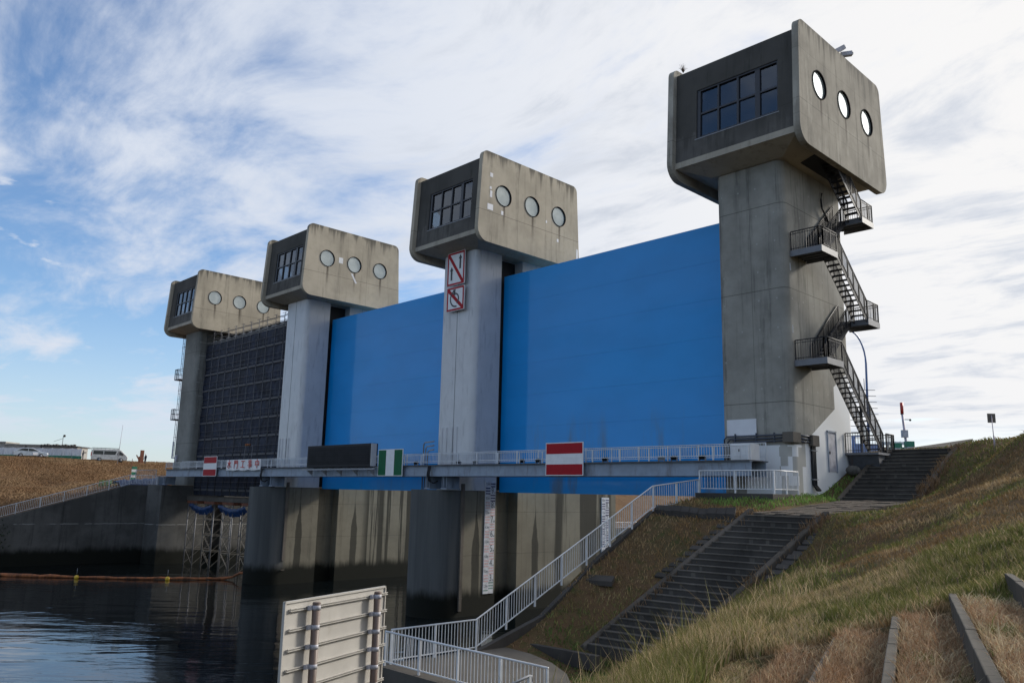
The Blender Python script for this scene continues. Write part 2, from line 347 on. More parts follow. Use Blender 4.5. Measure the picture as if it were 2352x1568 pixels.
# ------------------------------------------------------------------ object helpers
def tag(o, label=None, cat=None, group=None, kind=None):
    for k, v in (('label', label), ('category', cat), ('group', group), ('kind', kind)):
        if v: o[k] = v
    return o
def thing(name, loc, label, cat, group=None):
    o = bpy.data.objects.new(name, None); COL.objects.link(o); o.location = loc; o.empty_display_size = .3
    return tag(o, label, cat, group)
def wloc(o):
    v = Vector(o.location)
    while o.parent: o = o.parent; v += Vector(o.location)
    return v
class MB:
    """collects shapes in world coordinates; build() links them as one mesh object"""
    def __init__(s): s.v = []; s.f = []; s.mi = []; s.cur = 0; s.sm = []
    def add(s, vs, fs, smooth=False):
        o = len(s.v); s.v += [tuple(map(float, v)) for v in vs]
        for f in fs: s.f.append(tuple(i + o for i in f)); s.mi.append(s.cur); s.sm.append(smooth)
        return s
    def mat(s, i): s.cur = i; return s
    def box(s, x0, x1, y0, y1, z0, z1):
        return s.add([(x0, y0, z0), (x1, y0, z0), (x1, y1, z0), (x0, y1, z0), (x0, y0, z1), (x1, y0, z1), (x1, y1, z1), (x0, y1, z1)],
                     [(0, 3, 2, 1), (4, 5, 6, 7), (0, 1, 5, 4), (1, 2, 6, 5), (2, 3, 7, 6), (3, 0, 4, 7)])
    def obox(s, c, ux, uy, uz, hx, hy, hz):
        c, ux, uy, uz = map(Vector, (c, ux, uy, uz))
        vs = [c + ux * (a * hx) + uy * (b * hy) + uz * (d * hz) for d in (-1, 1) for (a, b) in ((-1, -1), (1, -1), (1, 1), (-1, 1))]
        return s.add(vs, [(0, 3, 2, 1), (4, 5, 6, 7), (0, 1, 5, 4), (1, 2, 6, 5), (2, 3, 7, 6), (3, 0, 4, 7)])
    def bar(s, p, q, w, h=None, up=(0, 0, 1)):
        p, q = Vector(p), Vector(q); d = q - p; L = d.length
        if L < 1e-6: return s
        d /= L; u = Vector(up)
        if abs(d.dot(u)) > .98: u = Vector((0, 1, 0))
        r = d.cross(u).normalized(); u2 = r.cross(d)
        return s.obox((p + q) / 2, d, r, u2, L / 2, w / 2, (h or w) / 2)
    def tube(s, pts, r, n=8, cap=True):
        pts = [Vector(p) for p in pts]; rs = r if isinstance(r, (list, tuple)) else [r] * len(pts)
        vs = []; fs = []
        for i, p in enumerate(pts):
            d = (pts[min(i + 1, len(pts) - 1)] - pts[max(i - 1, 0)]).normalized()
            a = d.cross(Vector((0, 0, 1))) if abs(d.z) < .95 else d.cross(Vector((0, 1, 0)))
            a.normalize(); b = d.cross(a)
            vs += [p + (a * math.cos(t) + b * math.sin(t)) * rs[i] for t in [2 * math.pi * k / n for k in range(n)]]
        for i in range(len(pts) - 1):
            for k in range(n): fs.append((i * n + k, i * n + (k + 1) % n, (i + 1) * n + (k + 1) % n, (i + 1) * n + k))
        if cap: fs.append(tuple(range(n - 1, -1, -1))); fs.append(tuple((len(pts) - 1) * n + k for k in range(n)))
        return s.add(vs, fs, True)
    def prism(s, poly, a, b):
        """poly: list of 3D points, extruded by vector (b-a)"""
        n = len(poly); d = Vector(b) - Vector(a)
        vs = [Vector(p) for p in poly] + [Vector(p) + d for p in poly]
        return s.add(vs, [tuple(range(n - 1, -1, -1)), tuple(range(n, 2 * n))] + [(i, (i + 1) % n, n + (i + 1) % n, n + i) for i in range(n)])
    def sphere(s, c, r, nu=10, nv=7, sc=(1, 1, 1)):
        vs = [(c[0], c[1], c[2] - r * sc[2])]
        for j in range(1, nv):
            t = -math.pi / 2 + math.pi * j / nv
            for i in range(nu):
                a = 2 * math.pi * i / nu; vs.append((c[0] + r * sc[0] * math.cos(t) * math.cos(a), c[1] + r * sc[1] * math.cos(t) * math.sin(a), c[2] + r * sc[2] * math.sin(t)))
        vs.append((c[0], c[1], c[2] + r * sc[2])); fs = []
        for i in range(nu):
            fs.append((0, 1 + (i + 1) % nu, 1 + i)); e = len(vs) - 1; o = 1 + (nv - 2) * nu; fs.append((e, o + i, o + (i + 1) % nu))
        for j in range(nv - 2):
            for i in range(nu): a = 1 + j * nu; fs.append((a + i, a + (i + 1) % nu, a + nu + (i + 1) % nu, a + nu + i))
        return s.add(vs, fs, True)
    def build(s, name, mats, parent=None, label=None, cat=None, group=None, kind=None, bevel=0., base=None, seg=2):
        if isinstance(mats, str): mats = [mats]
        V = np.array(s.v)
        if base is None: base = wloc(parent) if parent else Vector(((V[:, 0].min() + V[:, 0].max()) / 2, (V[:, 1].min() + V[:, 1].max()) / 2, V[:, 2].min()))
        base = Vector(base); me = bpy.data.meshes.new(name)
        me.from_pydata([tuple(Vector(v) - base) for v in s.v], [], s.f)
        for m in mats: me.materials.append(M[m])
        me.polygons.foreach_set('material_index', s.mi); me.polygons.foreach_set('use_smooth', s.sm)
        if bevel == 0: 
            bm = bmesh.new(); bm.from_mesh(me); bmesh.ops.recalc_face_normals(bm, faces=bm.faces); bm.to_mesh(me); bm.free()
        me.update(); o = bpy.data.objects.new(name, me); COL.objects.link(o)
        if parent: o.parent = parent; o.location = base - wloc(parent)
        else: o.location = base
        if bevel:
            bm = bmesh.new(); bm.from_mesh(me); bmesh.ops.recalc_face_normals(bm, faces=bm.faces); bm.to_mesh(me); bm.free()
            md = o.modifiers.new('bevel', 'BEVEL'); md.width = bevel; md.segments = seg; md.limit_method = 'ANGLE'; md.angle_limit = math.radians(40)
        return tag(o, label, cat, group, kind)
def copy_tree(o, parent=None):
    c = o.copy(); COL.objects.link(c)
    if parent: c.parent = parent
    for ch in [x for x in bpy.data.objects if x.parent == o]: copy_tree(ch, c)
    return c
def dep(u, v, D):
    d = FW + RT * (u - 1176) / FPX - UP * (v - 784) / FPX
    return CAM + d / (d @ FW) * D
def rounded(poly, radii, n=6):
    """2D polygon with rounded corners"""
    out = []
    for i, p in enumerate(poly):
        r = radii[i] if isinstance(radii, (list, tuple)) else radii
        p = Vector(p); a = Vector(poly[i - 1]); b = Vector(poly[(i + 1) % len(poly)])
        if r <= 0: out.append(tuple(p)); continue
        d1 = (a - p).normalized(); d2 = (b - p).normalized(); ang = d1.angle(d2); t = r / math.tan(ang / 2)
        c = p + (d1 + d2).normalized() * (r / math.sin(ang / 2)); s = p + d1 * t; e = p + d2 * t
        a0 = math.atan2(s.y - c.y, s.x - c.x); a1 = math.atan2(e.y - c.y, e.x - c.x); da = (a1 - a0 + math.pi) % (2 * math.pi) - math.pi
        out += [(c.x + r * math.cos(a0 + da * k / n), c.y + r * math.sin(a0 + da * k / n)) for k in range(n + 1)]
    return out
def text_mesh(body, size, origin, ux, uy, mat, name, parent, thick=.006, align='CENTER', sx=1.):
    """lettering as a real mesh standing on the plane spanned by ux, uy"""
    cu = bpy.data.curves.new('txt', 'FONT'); cu.body = body; cu.size = size; cu.align_x = align; cu.align_y = 'CENTER'; cu.extrude = thick; cu.resolution_u = 3
    to = bpy.data.objects.new('txt', cu); COL.objects.link(to)
    me = bpy.data.meshes.new_from_object(to.evaluated_get(bpy.context.evaluated_depsgraph_get()))
    bpy.data.objects.remove(to); me.name = name; me.materials.clear(); me.materials.append(M[mat])
    ux, uy = Vector(ux), Vector(uy); uz = ux.cross(uy); o = Vector(origin)
    pb = wloc(parent)
    me.transform(Matrix(((ux.x * sx, uy.x, uz.x, o.x - pb.x), (ux.y * sx, uy.y, uz.y, o.y - pb.y), (ux.z * sx, uy.z, uz.z, o.z - pb.z), (0, 0, 0, 1))))
    ob = bpy.data.objects.new(name, me); COL.objects.link(ob); ob.parent = parent
    return ob
# ------------------------------------------------------------------ terrain
AZ = math.radians(-20)
PV = np.array([math.sin(AZ), math.cos(AZ)]); LV = np.array([math.cos(AZ), -math.sin(AZ)])   # along / across the near dike
def lp(l, p): return CAM[:2] + LV * l + PV * p
class TPS:
    def __init__(s, pts, lam=.02):
        P = np.array(pts, float); s.x = P[:, :2]; n = len(P); K = s.k(s.x, s.x) + lam * np.eye(n)
        A = np.zeros((n + 3, n + 3)); Q = np.c_[np.ones(n), s.x]; A[:n, :n] = K; A[:n, n:] = Q; A[n:, :n] = Q.T
        s.w = np.linalg.solve(A, np.r_[P[:, 2], 0, 0, 0])
    def k(s, a, b):
        d2 = ((a[:, None] - b[None]) ** 2).sum(-1); return .5 * d2 * np.log(d2 + 1e-9)
    def __call__(s, x, y):
        x = np.atleast_1d(np.asarray(x, float)); y = np.atleast_1d(np.asarray(y, float)); q = np.c_[x.ravel(), y.ravel()]; out = np.empty(len(q))
        for i in range(0, len(q), 20000):
            qq = q[i:i + 20000]; out[i:i + 20000] = s.k(qq, s.x) @ s.w[:-3] + np.c_[np.ones(len(qq)), qq] @ s.w[-3:]
        return out.reshape(x.shape)
ctl = []
def plane(l): return 7.085 + .32 * (l + .21)
for p in (-40, -25, -12, 0, 6, 11):
    for l in (-4, -1.5, 1, 4, 8): ctl.append((*lp(l, p), plane(l)))
    for l in (13, 18, 24, 34, 60): ctl.append((*lp(l, p), min(plane(l), 11.6)))
for p in (-40, -25, -12, 0, 5, 9, 13, 17, 21, 24):
    ctl.append((*lp(-6.3, p), 4.3)); ctl.append((*lp(-8.6, p), 3.1)); ctl.append((*lp(-11.5, p), 2.95)); ctl.append((*lp(-14, p), 2.9))
for p in (14, 18, 22, 26): ctl.append((*lp(-4, p), 5.87))
for p in (14, 18, 22): ctl.append((*lp(-1.5, p), plane(-1.5) + .05)); 
for uvd in ((2352, 1300, 13.2), (2352, 1200, 19.5), (2352, 1100, 27), (2352, 1000, 35), (2230, 1013, 43), (2230, 1090, 37), (2100, 1300, 17.5), (2100, 1235, 26),
            (2110, 1185, 34), (1990, 1240, 28), (1900, 1320, 22), (1900, 1235, 31), (1750, 1335, 32.5), (2300, 1150, 24), (2200, 1250, 19), (2160, 1110, 39.5)):
    ctl.append(tuple(dep(*uvd)))
ctl += [(-7, -19.9, 2.95), (-6.9, -24, 2.9), (-1, -22, 2.95), (-4.4, -17.1, 2.95), (-.9, -17, 2.95), (-6.1, -9.9, 8.1), (-5.6, -6.9, 8.75), (-6.55, -15, 5.45),
        (-4.2, -16.5, 3.0), (-1.2, -9.4, 8.1), (-.9, -16.2, 3.0), (1.8, -8.9, 8.1), (-2.6, -12.9, 5.5), (.4, -12.6, 5.5), (-5, -12.3, 6.4),
        (2.9, -4, 8.6), (-.76, -1.1, 8.8), (2.4, -.9, 8.83), (-.73, 4.8, 11.62), (2.58, 5.1, 11.7), (-.75, 1.9, 10.2), (2.5, 2.1, 10.25),
        (-1.95, -3.9, 9.05), (-1.5, 2.7, 10.5), (-3.2, -7.0, 8.78), (-1.6, -7.0, 8.78), (-1.2, -5.6, 8.75), (-1.2, -4.4, 8.85), (-1.0, -2.4, 8.85), (-1.25, -8.5, 8.3), (0, -6, 8.05), (1.2, -6, 8.05), (.3, -3.6, 8.3), (1.6, -3.4, 8.3), (-2.8, -8.6, 8.42), (-4.4, -8.5, 8.5), (-4, -4, 9.05), (-3.5, 0, 9.6),
        (-1, 7.5, 11.75), (3, 7.5, 11.9), (-5, 8, 11.6), (8, 8, 12.1), (0, 14, 11.8), (-8, 14, 10.5), (12, 12, 12), (0, 25, 11.8), (-10, 28, 10), (15, 30, 12), (0, 60, 11.8), (-10, 60, 10), (30, 60, 12),
        (20, 0, 11.9), (30, 20, 12), (50, 0, 11.8), (60, 40, 11.8), (22, -14, 11.5), (70, -60, 11)]
tps = TPS(ctl)
TREAD = .74
STEP = [(-.28 + TREAD * (k - 3), 7.225 + .285 * (k - 3)) for k in range(11)]
PEND = 12.9
def to_lp(x, y):
    dx_, dy_ = x - CAM[0], y - CAM[1]; return dx_ * LV[0] + dy_ * LV[1], dx_ * PV[0] + dy_ * PV[1]
def zground(x, y):
    x = np.asarray(x, float); y = np.asarray(y, float); z = tps(x, y)
    bumps = .05 * np.sin(x * 1.7 + 2 * np.sin(y * .6)) * np.sin(y * 1.3 + np.sin(x * .9)) + .035 * np.sin(x * 4.1 + y * 2.3) * np.sin(y * 3.7 - x)
    l, p = to_lp(x, y); far = (x > -1) | (y < -23)
    return z + bumps * np.where(far & ~((x > -1.5) & (x < 3.4) & (y > -17.5)), 1., .25)
def inter(l, p, m=0.): return (l > STEP[0][0] + m) & (l < STEP[-1][0] + TREAD) & (p < PEND - m) & (p > -4)
def zsurf(x, y):
    z = zground(x, y); l, p = to_lp(np.asarray(x), np.asarray(y)); k = np.clip(np.floor((l - STEP[0][0]) / TREAD), 0, 10)
    return np.where(inter(l, p), STEP[0][1] + .285 * k, z)
def edge(y):
    """river-side edge of the right bank"""
    xs_far = CAM[0] + (-12.5 - .34 * (y - CAM[1])) / .94
    return np.where(y < -25, xs_far, np.interp(y, [-25, -23.5, -20.4, -9.9, -6.7, 3, 13, 80], [-1.7, -6.6, -6.6, -6.1, -5.55, -5.55, -8, -9]))
ys = np.concatenate([np.linspace(-95, -46, 40), np.linspace(-45.6, 12, 240), np.linspace(12.8, 80, 45)]); ts = np.linspace(0, 1, 190) ** 1.55
X = edge(ys)[:, None] + ts[None] * (75 - edge(ys)[:, None]); Y = np.repeat(ys[:, None], len(ts), 1)
Z = zground(X, Y); L_, P_ = to_lp(X, Y); Z = np.where(inter(L_, P_, .35), Z - .5, Z)
def grid_mesh(name, X, Y, Z, mat, kind='structure', smooth=True):
    nr, nc = X.shape; me = bpy.data.meshes.new(name); V = np.stack([X, Y, Z], -1).reshape(-1, 3)
    idx = np.arange(nr * nc).reshape(nr, nc); F = np.stack([idx[:-1, :-1], idx[:-1, 1:], idx[1:, 1:], idx[1:, :-1]], -1).reshape(-1, 4)
    me.from_pydata(V.tolist(), [], F.tolist()); me.materials.append(M[mat]); me.polygons.foreach_set('use_smooth', [smooth] * len(me.polygons)); me.update()
    o = bpy.data.objects.new(name, me); COL.objects.link(o); o['kind'] = kind; return o
grid_mesh('river_bank', X, Y, Z, 'bank_soil')
# terraces near the camera: grass treads behind low concrete walls
tb = MB()
for k, (l, z) in enumerate(STEP):
    a, b = l, l + TREAD; q = [lp(a + .1, PEND + .3), lp(a + .1, -5), lp(b + .12, -5), lp(b + .12, PEND + .3)]
    tb.prism([(c[0], c[1], z) for c in q], (0, 0, 0), (0, 0, -.75))
tb.build('terrace_ground', 'bank_soil', kind='structure')
SEENSTEP = {2: 'thin weathered concrete edging half hidden by reddish grass',
            3: 'straight pale concrete edging with a grassy tread on its right', 4: 'tall dark concrete terrace wall running into the lower right corner',
            5: 'short concrete terrace wall at the right edge of the photo'}
for k, (l, z) in enumerate(STEP[:7]):
    if k not in SEENSTEP: continue
    b = MB(); pe = PEND + (0., .5, -.4, -.2, .6, 1.0, 1.2)[k]; ua, va = LV, PV; npc = 14
    for i in range(npc):       # cast in lengths, slightly uneven
        p0 = -4 + (pe + 4) * i / npc; p1 = -4 + (pe + 4) * (i + 1) / npc - .012; j = random.uniform(-.008, .008)
        q = [lp(l - .02 + j, p0), lp(l + .085 + j, p0), lp(l + .085 + j, p1), lp(l - .02 + j, p1)]
        b.prism([(c[0], c[1], z - .6) for c in q], (0, 0, 0), (0, 0, (.612 if k < 3 else .63) + j))
    b.build('terrace_wall', 'terrace_concrete', label=SEENSTEP[k], cat='retaining wall', group='concrete terrace walls', bevel=.012)
# ------------------------------------------------------------------ water, far land
w = MB(); w.add([(-900, -900, .6), (900, -900, .6), (900, 2500, .6), (-900, 2500, .6)], [(0, 1, 2, 3)]); w.build('water', 'water', kind='structure')
w = MB(); w.add([(-3500, -3500, -1.5), (3500, -3500, -1.5), (3500, 5000, -1.5), (-3500, 5000, -1.5)], [(0, 1, 2, 3)]); w.build('riverbed', 'far_soil', kind='structure')
# left bank behind its wing wall
def wall_top(y): return np.interp(y, [-60, -32, -8.0, 3, 12, 30, 400], [1.6, 1.9, 8.95, 8.95, 8.95, 3.2, 3.0])
yl = np.concatenate([np.linspace(-260, -45, 40), np.linspace(-44, 40, 130), np.linspace(42, 900, 80)])
xo = np.array([0, .6, 3, 6, 9, 12, 15, 18, 21, 24, 27, 30, 33, 36, 40, 44, 48, 54, 60, 70, 85, 100, 115, 130, 160, 220, 400, 1200.])
Xl = -78.3 - np.repeat(xo[None], len(yl), 0); Yl = np.repeat(yl[:, None], len(xo), 1); d = -78.3 - Xl
wt_ = wall_top(Yl); bench = np.maximum(wt_ + .1, np.minimum(8.2, wt_ + 5))
Zl = np.where(d < 14, wt_ - .1 + (bench - wt_ + .1) * np.clip(d / 14, 0, 1) ** .9, np.where(d < 19, bench, bench + (12.3 - bench) * np.clip((d - 19) / 19, 0, 1)))
Zl = np.where(d > 38, 12.3 + .75 * np.clip((d - 38) / 16, 0, 1), Zl); Zl = np.where(d > 105, 13.05 - 8 * np.clip((d - 105) / 30, 0, 1), Zl)
Zl += .10 * np.sin(Xl * .5 + np.sin(Yl * .21)) * np.sin(Yl * .33) * (d > 1)
grid_mesh('far_bank', Xl, Yl, Zl, 'far_bank_grass')
tl = MB(); seg = [-260, -60, -32, -20, -8, 3, 12, 30, 400]
for a, b_ in zip(seg[:-1], seg[1:]):
    za, zb = wall_top(a), wall_top(b_)
    tl.add([(-78, a, -1), (-78, b_, -1), (-78.35, b_, -1), (-78.35, a, -1), (-78, a, za), (-78, b_, zb), (-78.35, b_, zb), (-78.35, a, za)], [(0, 1, 5, 4), (4, 5, 6, 7), (2, 3, 7, 6), (0, 3, 2, 1)])
tl.build('wing_wall', 'wall_concrete', label='dark stained concrete wing wall of the far bank with white lime streaks', cat='wall')
# right-bank walls below the white railing and round the platform
rw_ = MB(); yy = [-25.2, -24.7, -20.4, -17, -13.5, -9.9, -6.7, -4.2]
for a, b_ in zip(yy[:-1], yy[1:]):
    xa, xb = (float(edge(np.array(v))) - .02 for v in (a, b_))
    if a < -24: xa = xb = -6.62
    za, zb = (float(tps(max(v * 0 + (-6.4 if y < -9 else -5.6), -9), y)[0]) for v, y in ((xa, a), (xb, b_)))
    za, zb = max(za, 2.95) + .04, max(zb, 2.95) + .04
    rw_.add([(xa, a, -1), (xb, b_, -1), (xb + .24, b_, -1), (xa + .24, a, -1), (xa, a, za), (xb, b_, zb), (xb + .24, b_, zb), (xa + .24, a, za)], [(0, 1, 5, 4), (4, 5, 6, 7), (2, 3, 7, 6), (0, 3, 2, 1)])
rw_.build('wing_wall', 'stair_concrete', label='sloping concrete revetment edge that carries the long white railing', cat='wall')
pf = MB(); pf.prism([(x, y, 2.2) for x, y in ((-6.65, -24.75), (1.6, -24.75), (.7, -23.2), (-.4, -21.8), (-1.7, -20.6), (-3.2, -19.7), (-4.8, -19.1), (-6.65, -18.9))], (0, 0, 0), (0, 0, .83)); pf.build('platform_slab', 'slab_concrete', kind='structure')
pw = MB(); pw.box(-6.62, 1.5, -24.72, -24.45, -1, 2.98); pw.build('platform_wall', 'terrace_concrete', label='dark concrete wall under the riverside platform', cat='wall')
lw = MB(); lw.prism([(-6.2, -18.2, 2.6), (-2.6, -18.0, 2.6), (-2.6, -17.75, 2.6), (-6.2, -17.95, 2.6)], (0, 0, 0), (0, 0, .55))
lw.build('low_wall', 'stair_concrete', label='low dark concrete wall at the back of the riverside platform', cat='wall', bevel=.02)

# ------------------------------------------------------------------ towers
def plate(x0, x1, outline, holes, name, mats, parent):
    bm = bmesh.new(); rings = [outline] + holes; es = []; pb = wloc(parent)
    for ring in rings:
        vs = [bm.verts.new((0, a - pb.y, b - pb.z)) for a, b in ring]; es += [bm.edges.new((vs[i], vs[(i + 1) % len(vs)])) for i in range(len(vs))]
    bmesh.ops.triangle_fill(bm, use_beauty=True, use_dissolve=False, edges=es)
    for v in bm.verts: v.co.x = x0 - pb.x
    r = bmesh.ops.extrude_face_region(bm, geom=bm.faces[:]); 
    for e in r['geom']:
        if isinstance(e, bmesh.types.BMVert): e.co.x = x1 - pb.x
    bmesh.ops.recalc_face_normals(bm, faces=bm.faces)
    me = bpy.data.meshes.new(name); bm.to_mesh(me); bm.free()
    for mname in mats: me.materials.append(M[mname])
    o = bpy.data.objects.new(name, me); COL.objects.link(o); o.parent = parent
    md = o.modifiers.new('bevel', 'BEVEL'); md.width = .05; md.segments = 2; md.limit_method = 'ANGLE'; md.angle_limit = math.radians(50)
    return o
def circle(c, r, n=36): return [(c[0] + r * math.cos(2 * math.pi * k / n), c[1] + r * math.sin(2 * math.pi * k / n)) for k in range(n)]
def colsec(l_groove, r_groove):
    """plan of a column: x -6..-2, y +-3.6, rounded corners, gate grooves in the sides"""
    c = [(-2, -3.6), (-2, -1.12)] + ([(-2.9, -1.12), (-2.9, 1.1)] if r_groove else []) + [(-2, 1.1), (-2, 3.6), (-6, 3.6), (-6, 1.1)] + ([(-5.1, 1.1), (-5.1, -1.12)] if l_groove else []) + [(-6, -1.12), (-6, -3.6)]
    rad = [.45 if abs(y) == 3.6 else 0 for x, y in c]
    return rounded(c, rad, 8)
TOWERS = [('column_concrete_painted', 'head_concrete_grey', 'nearest and tallest-looking concrete gate tower, bare grey column with the steel staircase on its side'),
          ('grey_paint', 'head_concrete', 'gate tower with pale grey painted column that carries the two red prohibition signs'),
          ('grey_paint', 'head_concrete', 'gate tower with pale grey column between the smaller blue gate and the scaffolding'),
          ('column_concrete', 'head_concrete', 'farthest gate tower at left, dark bare concrete column with ladder beside the scaffolding')]
for i, (cm, hm, lab) in enumerate(TOWERS):
    ox = -S * i; T = thing('gate_tower', (ox - 4, 0, 9), lab, 'gate tower', 'concrete towers of the sluice gate')
    P3 = lambda pts, z: [(ox + a, b, z) for a, b in pts]
    sec = colsec(i < 3, i > 0)
    b = MB(); b.prism(P3(sec, 9.02), (0, 0, 0), (0, 0, 17.75)); b.build('column', cm, T)
    for xx in ([-2.86] if i > 0 else []) + ([-5.14] if i < 3 else []):  # black lining added in the gate grooves to stand for their deep shade
        b = MB(); b.box(ox + xx - .03, ox + xx + .03, -1.10, 1.08, 9.1, 26.5)
        for k in range(22): b.box(ox + xx - .09, ox + xx + .09, -1.08, -.9, 9.5 + k * .76, 9.6 + k * .76)
        b.build('groove_shade', 'black_metal', T)
    if i in (1, 2):
        b = MB()
        for xx in (-5.35, -4.85, -4.2, -3.7): b.prism([(ox + xx + .12 * math.cos(t), -3.6 - .10 * math.sin(t), 9.2) for t in [math.pi * k / 6 for k in range(7)]], (0, 0, 0), (0, 0, 4.3))
        b.build('rib', cm, T)
        b = MB(); b.box(ox - 4.07, ox - 4.045, -3.612, -3.59, 9.1, 26.6); b.build('joint', 'frame_metal', T)
    # pier in the water
    nose = [(-4.05 + 2.03 * math.cos(t), -4.5 + 2.2 * math.sin(t)) for t in [-math.pi * (1 - k / 48) for k in range(49)]]
    rg = [(-2.02, -1.02), (-3.0, -1.02), (-3.0, 1.1), (-2.02, 1.1)]; lg = [(-6.08, 1.1), (-5.1, 1.1), (-5.1, -1.02), (-6.08, -1.02)]
    tail = [(-2.02, 12.6), (-2.6, 13.3), (-5.5, 13.3), (-6.08, 12.6)]
    b = MB(); b.prism(P3(nose + rg + tail + lg, -1.2), (0, 0, 0), (0, 0, 10.2)); b.build('pier', 'pier_concrete' if i < 3 else 'wall_concrete', T)  # farthest pier gets darker concrete: the scaffolding's shade put into its colour
    # machine house: floor, roof and walls with a real room inside
    prof = [(-5.12, 27.05), (-3.55, 26.62), (3.55, 26.62), (5.12, 27.05)]
    b = MB(); ro = [(ox - 7.62, -5.12), (ox - .34, -5.12), (ox - .34, 5.12), (ox - 7.62, 5.12)]; ri = [(ox - 6.15, -3.72), (ox - 1.85, -3.72), (ox - 1.85, 3.72), (ox - 6.15, 3.72)]
    b.add([(x, y, 26.58) for x, y in ri] + [(x, y, 27.06) for x, y in ro] + [(x, y, 27.4) for x, y in ro], [(3, 2, 1, 0), (8, 9, 10, 11)] + [(k + o, (k + 1) % 4 + o, (k + 1) % 4 + 4 + o, k + 4 + o) for k in range(4) for o in (0, 4)]); b.build('soffit', 'soffit_concrete', T)
    b = MB(); fy = lambda z: -4.80 - .30 * (32.9 - z) / 5.85
    def slab(bb, x0, x1, z0, z1, sgn=1, th=.3):
        y0, y1 = fy(z0) * sgn, fy(z1) * sgn; t = th * sgn
        bb.add([(ox + x0, y0, z0), (ox + x1, y0, z0), (ox + x1, y1, z1), (ox + x0, y1, z1), (ox + x0, y0 + t, z0), (ox + x1, y0 + t, z0), (ox + x1, y1 + t, z1), (ox + x0, y1 + t, z1)],
               [(0, 1, 2, 3), (7, 6, 5, 4), (0, 4, 5, 1), (1, 5, 6, 2), (2, 6, 7, 3), (3, 7, 4, 0)])
    wx0, wx1, wz0, wz1 = -6.25, -1.33, 28.53, 31.48
    slab(b, -7.62, wx0, 27.05, 32.9); slab(b, wx1, -.34, 27.05, 32.9); slab(b, wx0, wx1, 27.05, wz0); slab(b, wx0, wx1, wz1, 32.9)
    b.build('front_wall', 'head_concrete_shaded', T)
    b = MB(); slab(b, -7.62, -.34, 27.05, 32.9, -1); b.build('rear_wall', 'head_concrete_shaded', T)
    b = MB(); b.box(ox - 7.62, ox - .34, -4.78, 4.78, 32.5, 32.88); b.build('roof', 'head_concrete_shaded', T)
    out = rounded([(-5.484, 26.45), (5.484, 26.45), (5.116, 33.3), (-5.116, 33.3)], [.95, .95, .5, .5], 7)
    holes = [circle((yy, 30.27), .78) for yy in (-3, 0, 3)]
    plate(ox - .36, ox, out, holes, 'end_wall', [hm], T)
    e2 = plate(ox - 7.963, ox - 7.6, out, holes, 'end_wall', [hm], T)
    for side, xx, xin in ((1, ox, -.20), (-1, ox - 7.963, .20)):
        for yy in (-3, 0, 3):
            b = MB(); n = 36
            ring = lambda r, x: [(x, yy + r * math.cos(2 * math.pi * k / n), 30.27 + r * math.sin(2 * math.pi * k / n)) for k in range(n)]
            vs = ring(.80, xx + side * .03) + ring(.745, xx + side * .03) + ring(.745, xx + xin) + ring(.80, xx + xin)
            b.add(vs, [(j * n + k, j * n + (k + 1) % n, ((j + 1) % 4) * n + (k + 1) % n, ((j + 1) % 4) * n + k) for j in range(4) for k in range(n)], False)
            rim = b.build('round_window', 'rim_black', T)
            b = MB(); b.prism(ring(.76, xx - side * .07), (0, 0, 0), (.02 * -side, 0, 0)); b.build('pane', 'porthole_glass' if side > 0 else 'window_glass', rim)
    # big front window: frame, mullions, eight panes
    b = MB(); wy = lambda z: fy(z) + .16
    def wbar(x0, x1, z0, z1, d=.08): b.add([(ox + x, wy(z) + o, z) for o in (-d, d) for x, z in ((x0, z0), (x1, z0), (x1, z1), (x0, z1))], [(0, 1, 2, 3), (7, 6, 5, 4), (0, 4, 5, 1), (1, 5, 6, 2), (2, 6, 7, 3), (3, 7, 4, 0)])
    xs4 = [wx0 + .22, wx0 + 1.35, wx0 + 2.55, wx0 + 3.72, wx1 - .08]
    wbar(wx0, wx0 + .22, wz0, wz1, .10); wbar(wx1 - .08, wx1, wz0, wz1, .10); wbar(wx0, wx1, wz0, wz0 + .09, .11); wbar(wx0, wx1, wz1 - .10, wz1, .11); wbar(wx0, wx1, (wz0 + wz1) / 2 - .05, (wz0 + wz1) / 2 + .05)
    for k, xm in enumerate(xs4[1:4]): wbar(xm - (.05, .06, .14)[k], xm + (.05, .06, .14)[k], wz0, wz1, .095)
    fw = b.build('front_window', 'frame_metal', T)
    b = MB()
    b.add([(ox + x, wy(z) - .0, z) for x, z in ((wx0 + .1, wz0 + .05), (wx1 - .05, wz0 + .05), (wx1 - .05, wz1 - .05), (wx0 + .1, wz1 - .05))], [(0, 1, 2, 3)]); b.build('pane', 'window_glass', fw)
    b = MB(); b.add([(ox + x, fy(z) - .02 + o, z) for o in (0, .03) for x, z in ((wx0 - .1, wz0 - .06), (wx1 + .05, wz0 - .06), (wx1 + .05, wz0 - .02), (wx0 - .1, wz0 - .02))], [(0, 1, 2, 3), (7, 6, 5, 4), (0, 4, 5, 1), (1, 5, 6, 2), (2, 6, 7, 3), (3, 7, 4, 0)]); b.build('sill', 'galv', fw)
    if i == 1:           # repair patches on the end wall
        for (y, z, w_, h_) in ((-4.25, 31.55, .28, .3), (-4.25, 30.1, .22, .5), (-4.3, 29.1, .55, .45), (-4.3, 30.55, .2, .2), (-3.1, 28.95, .22, .3), (1.6, 29.5, .14, .2), (2.9, 28.3, .2, .25), (5.2, 27.6, .22, 1.0)):
            b = MB(); b.box(ox - .01, ox + .008, y - w_ / 2, y + w_ / 2, z - h_ / 2, z + h_ / 2); b.build('repair_patch', 'sheet_white', T)
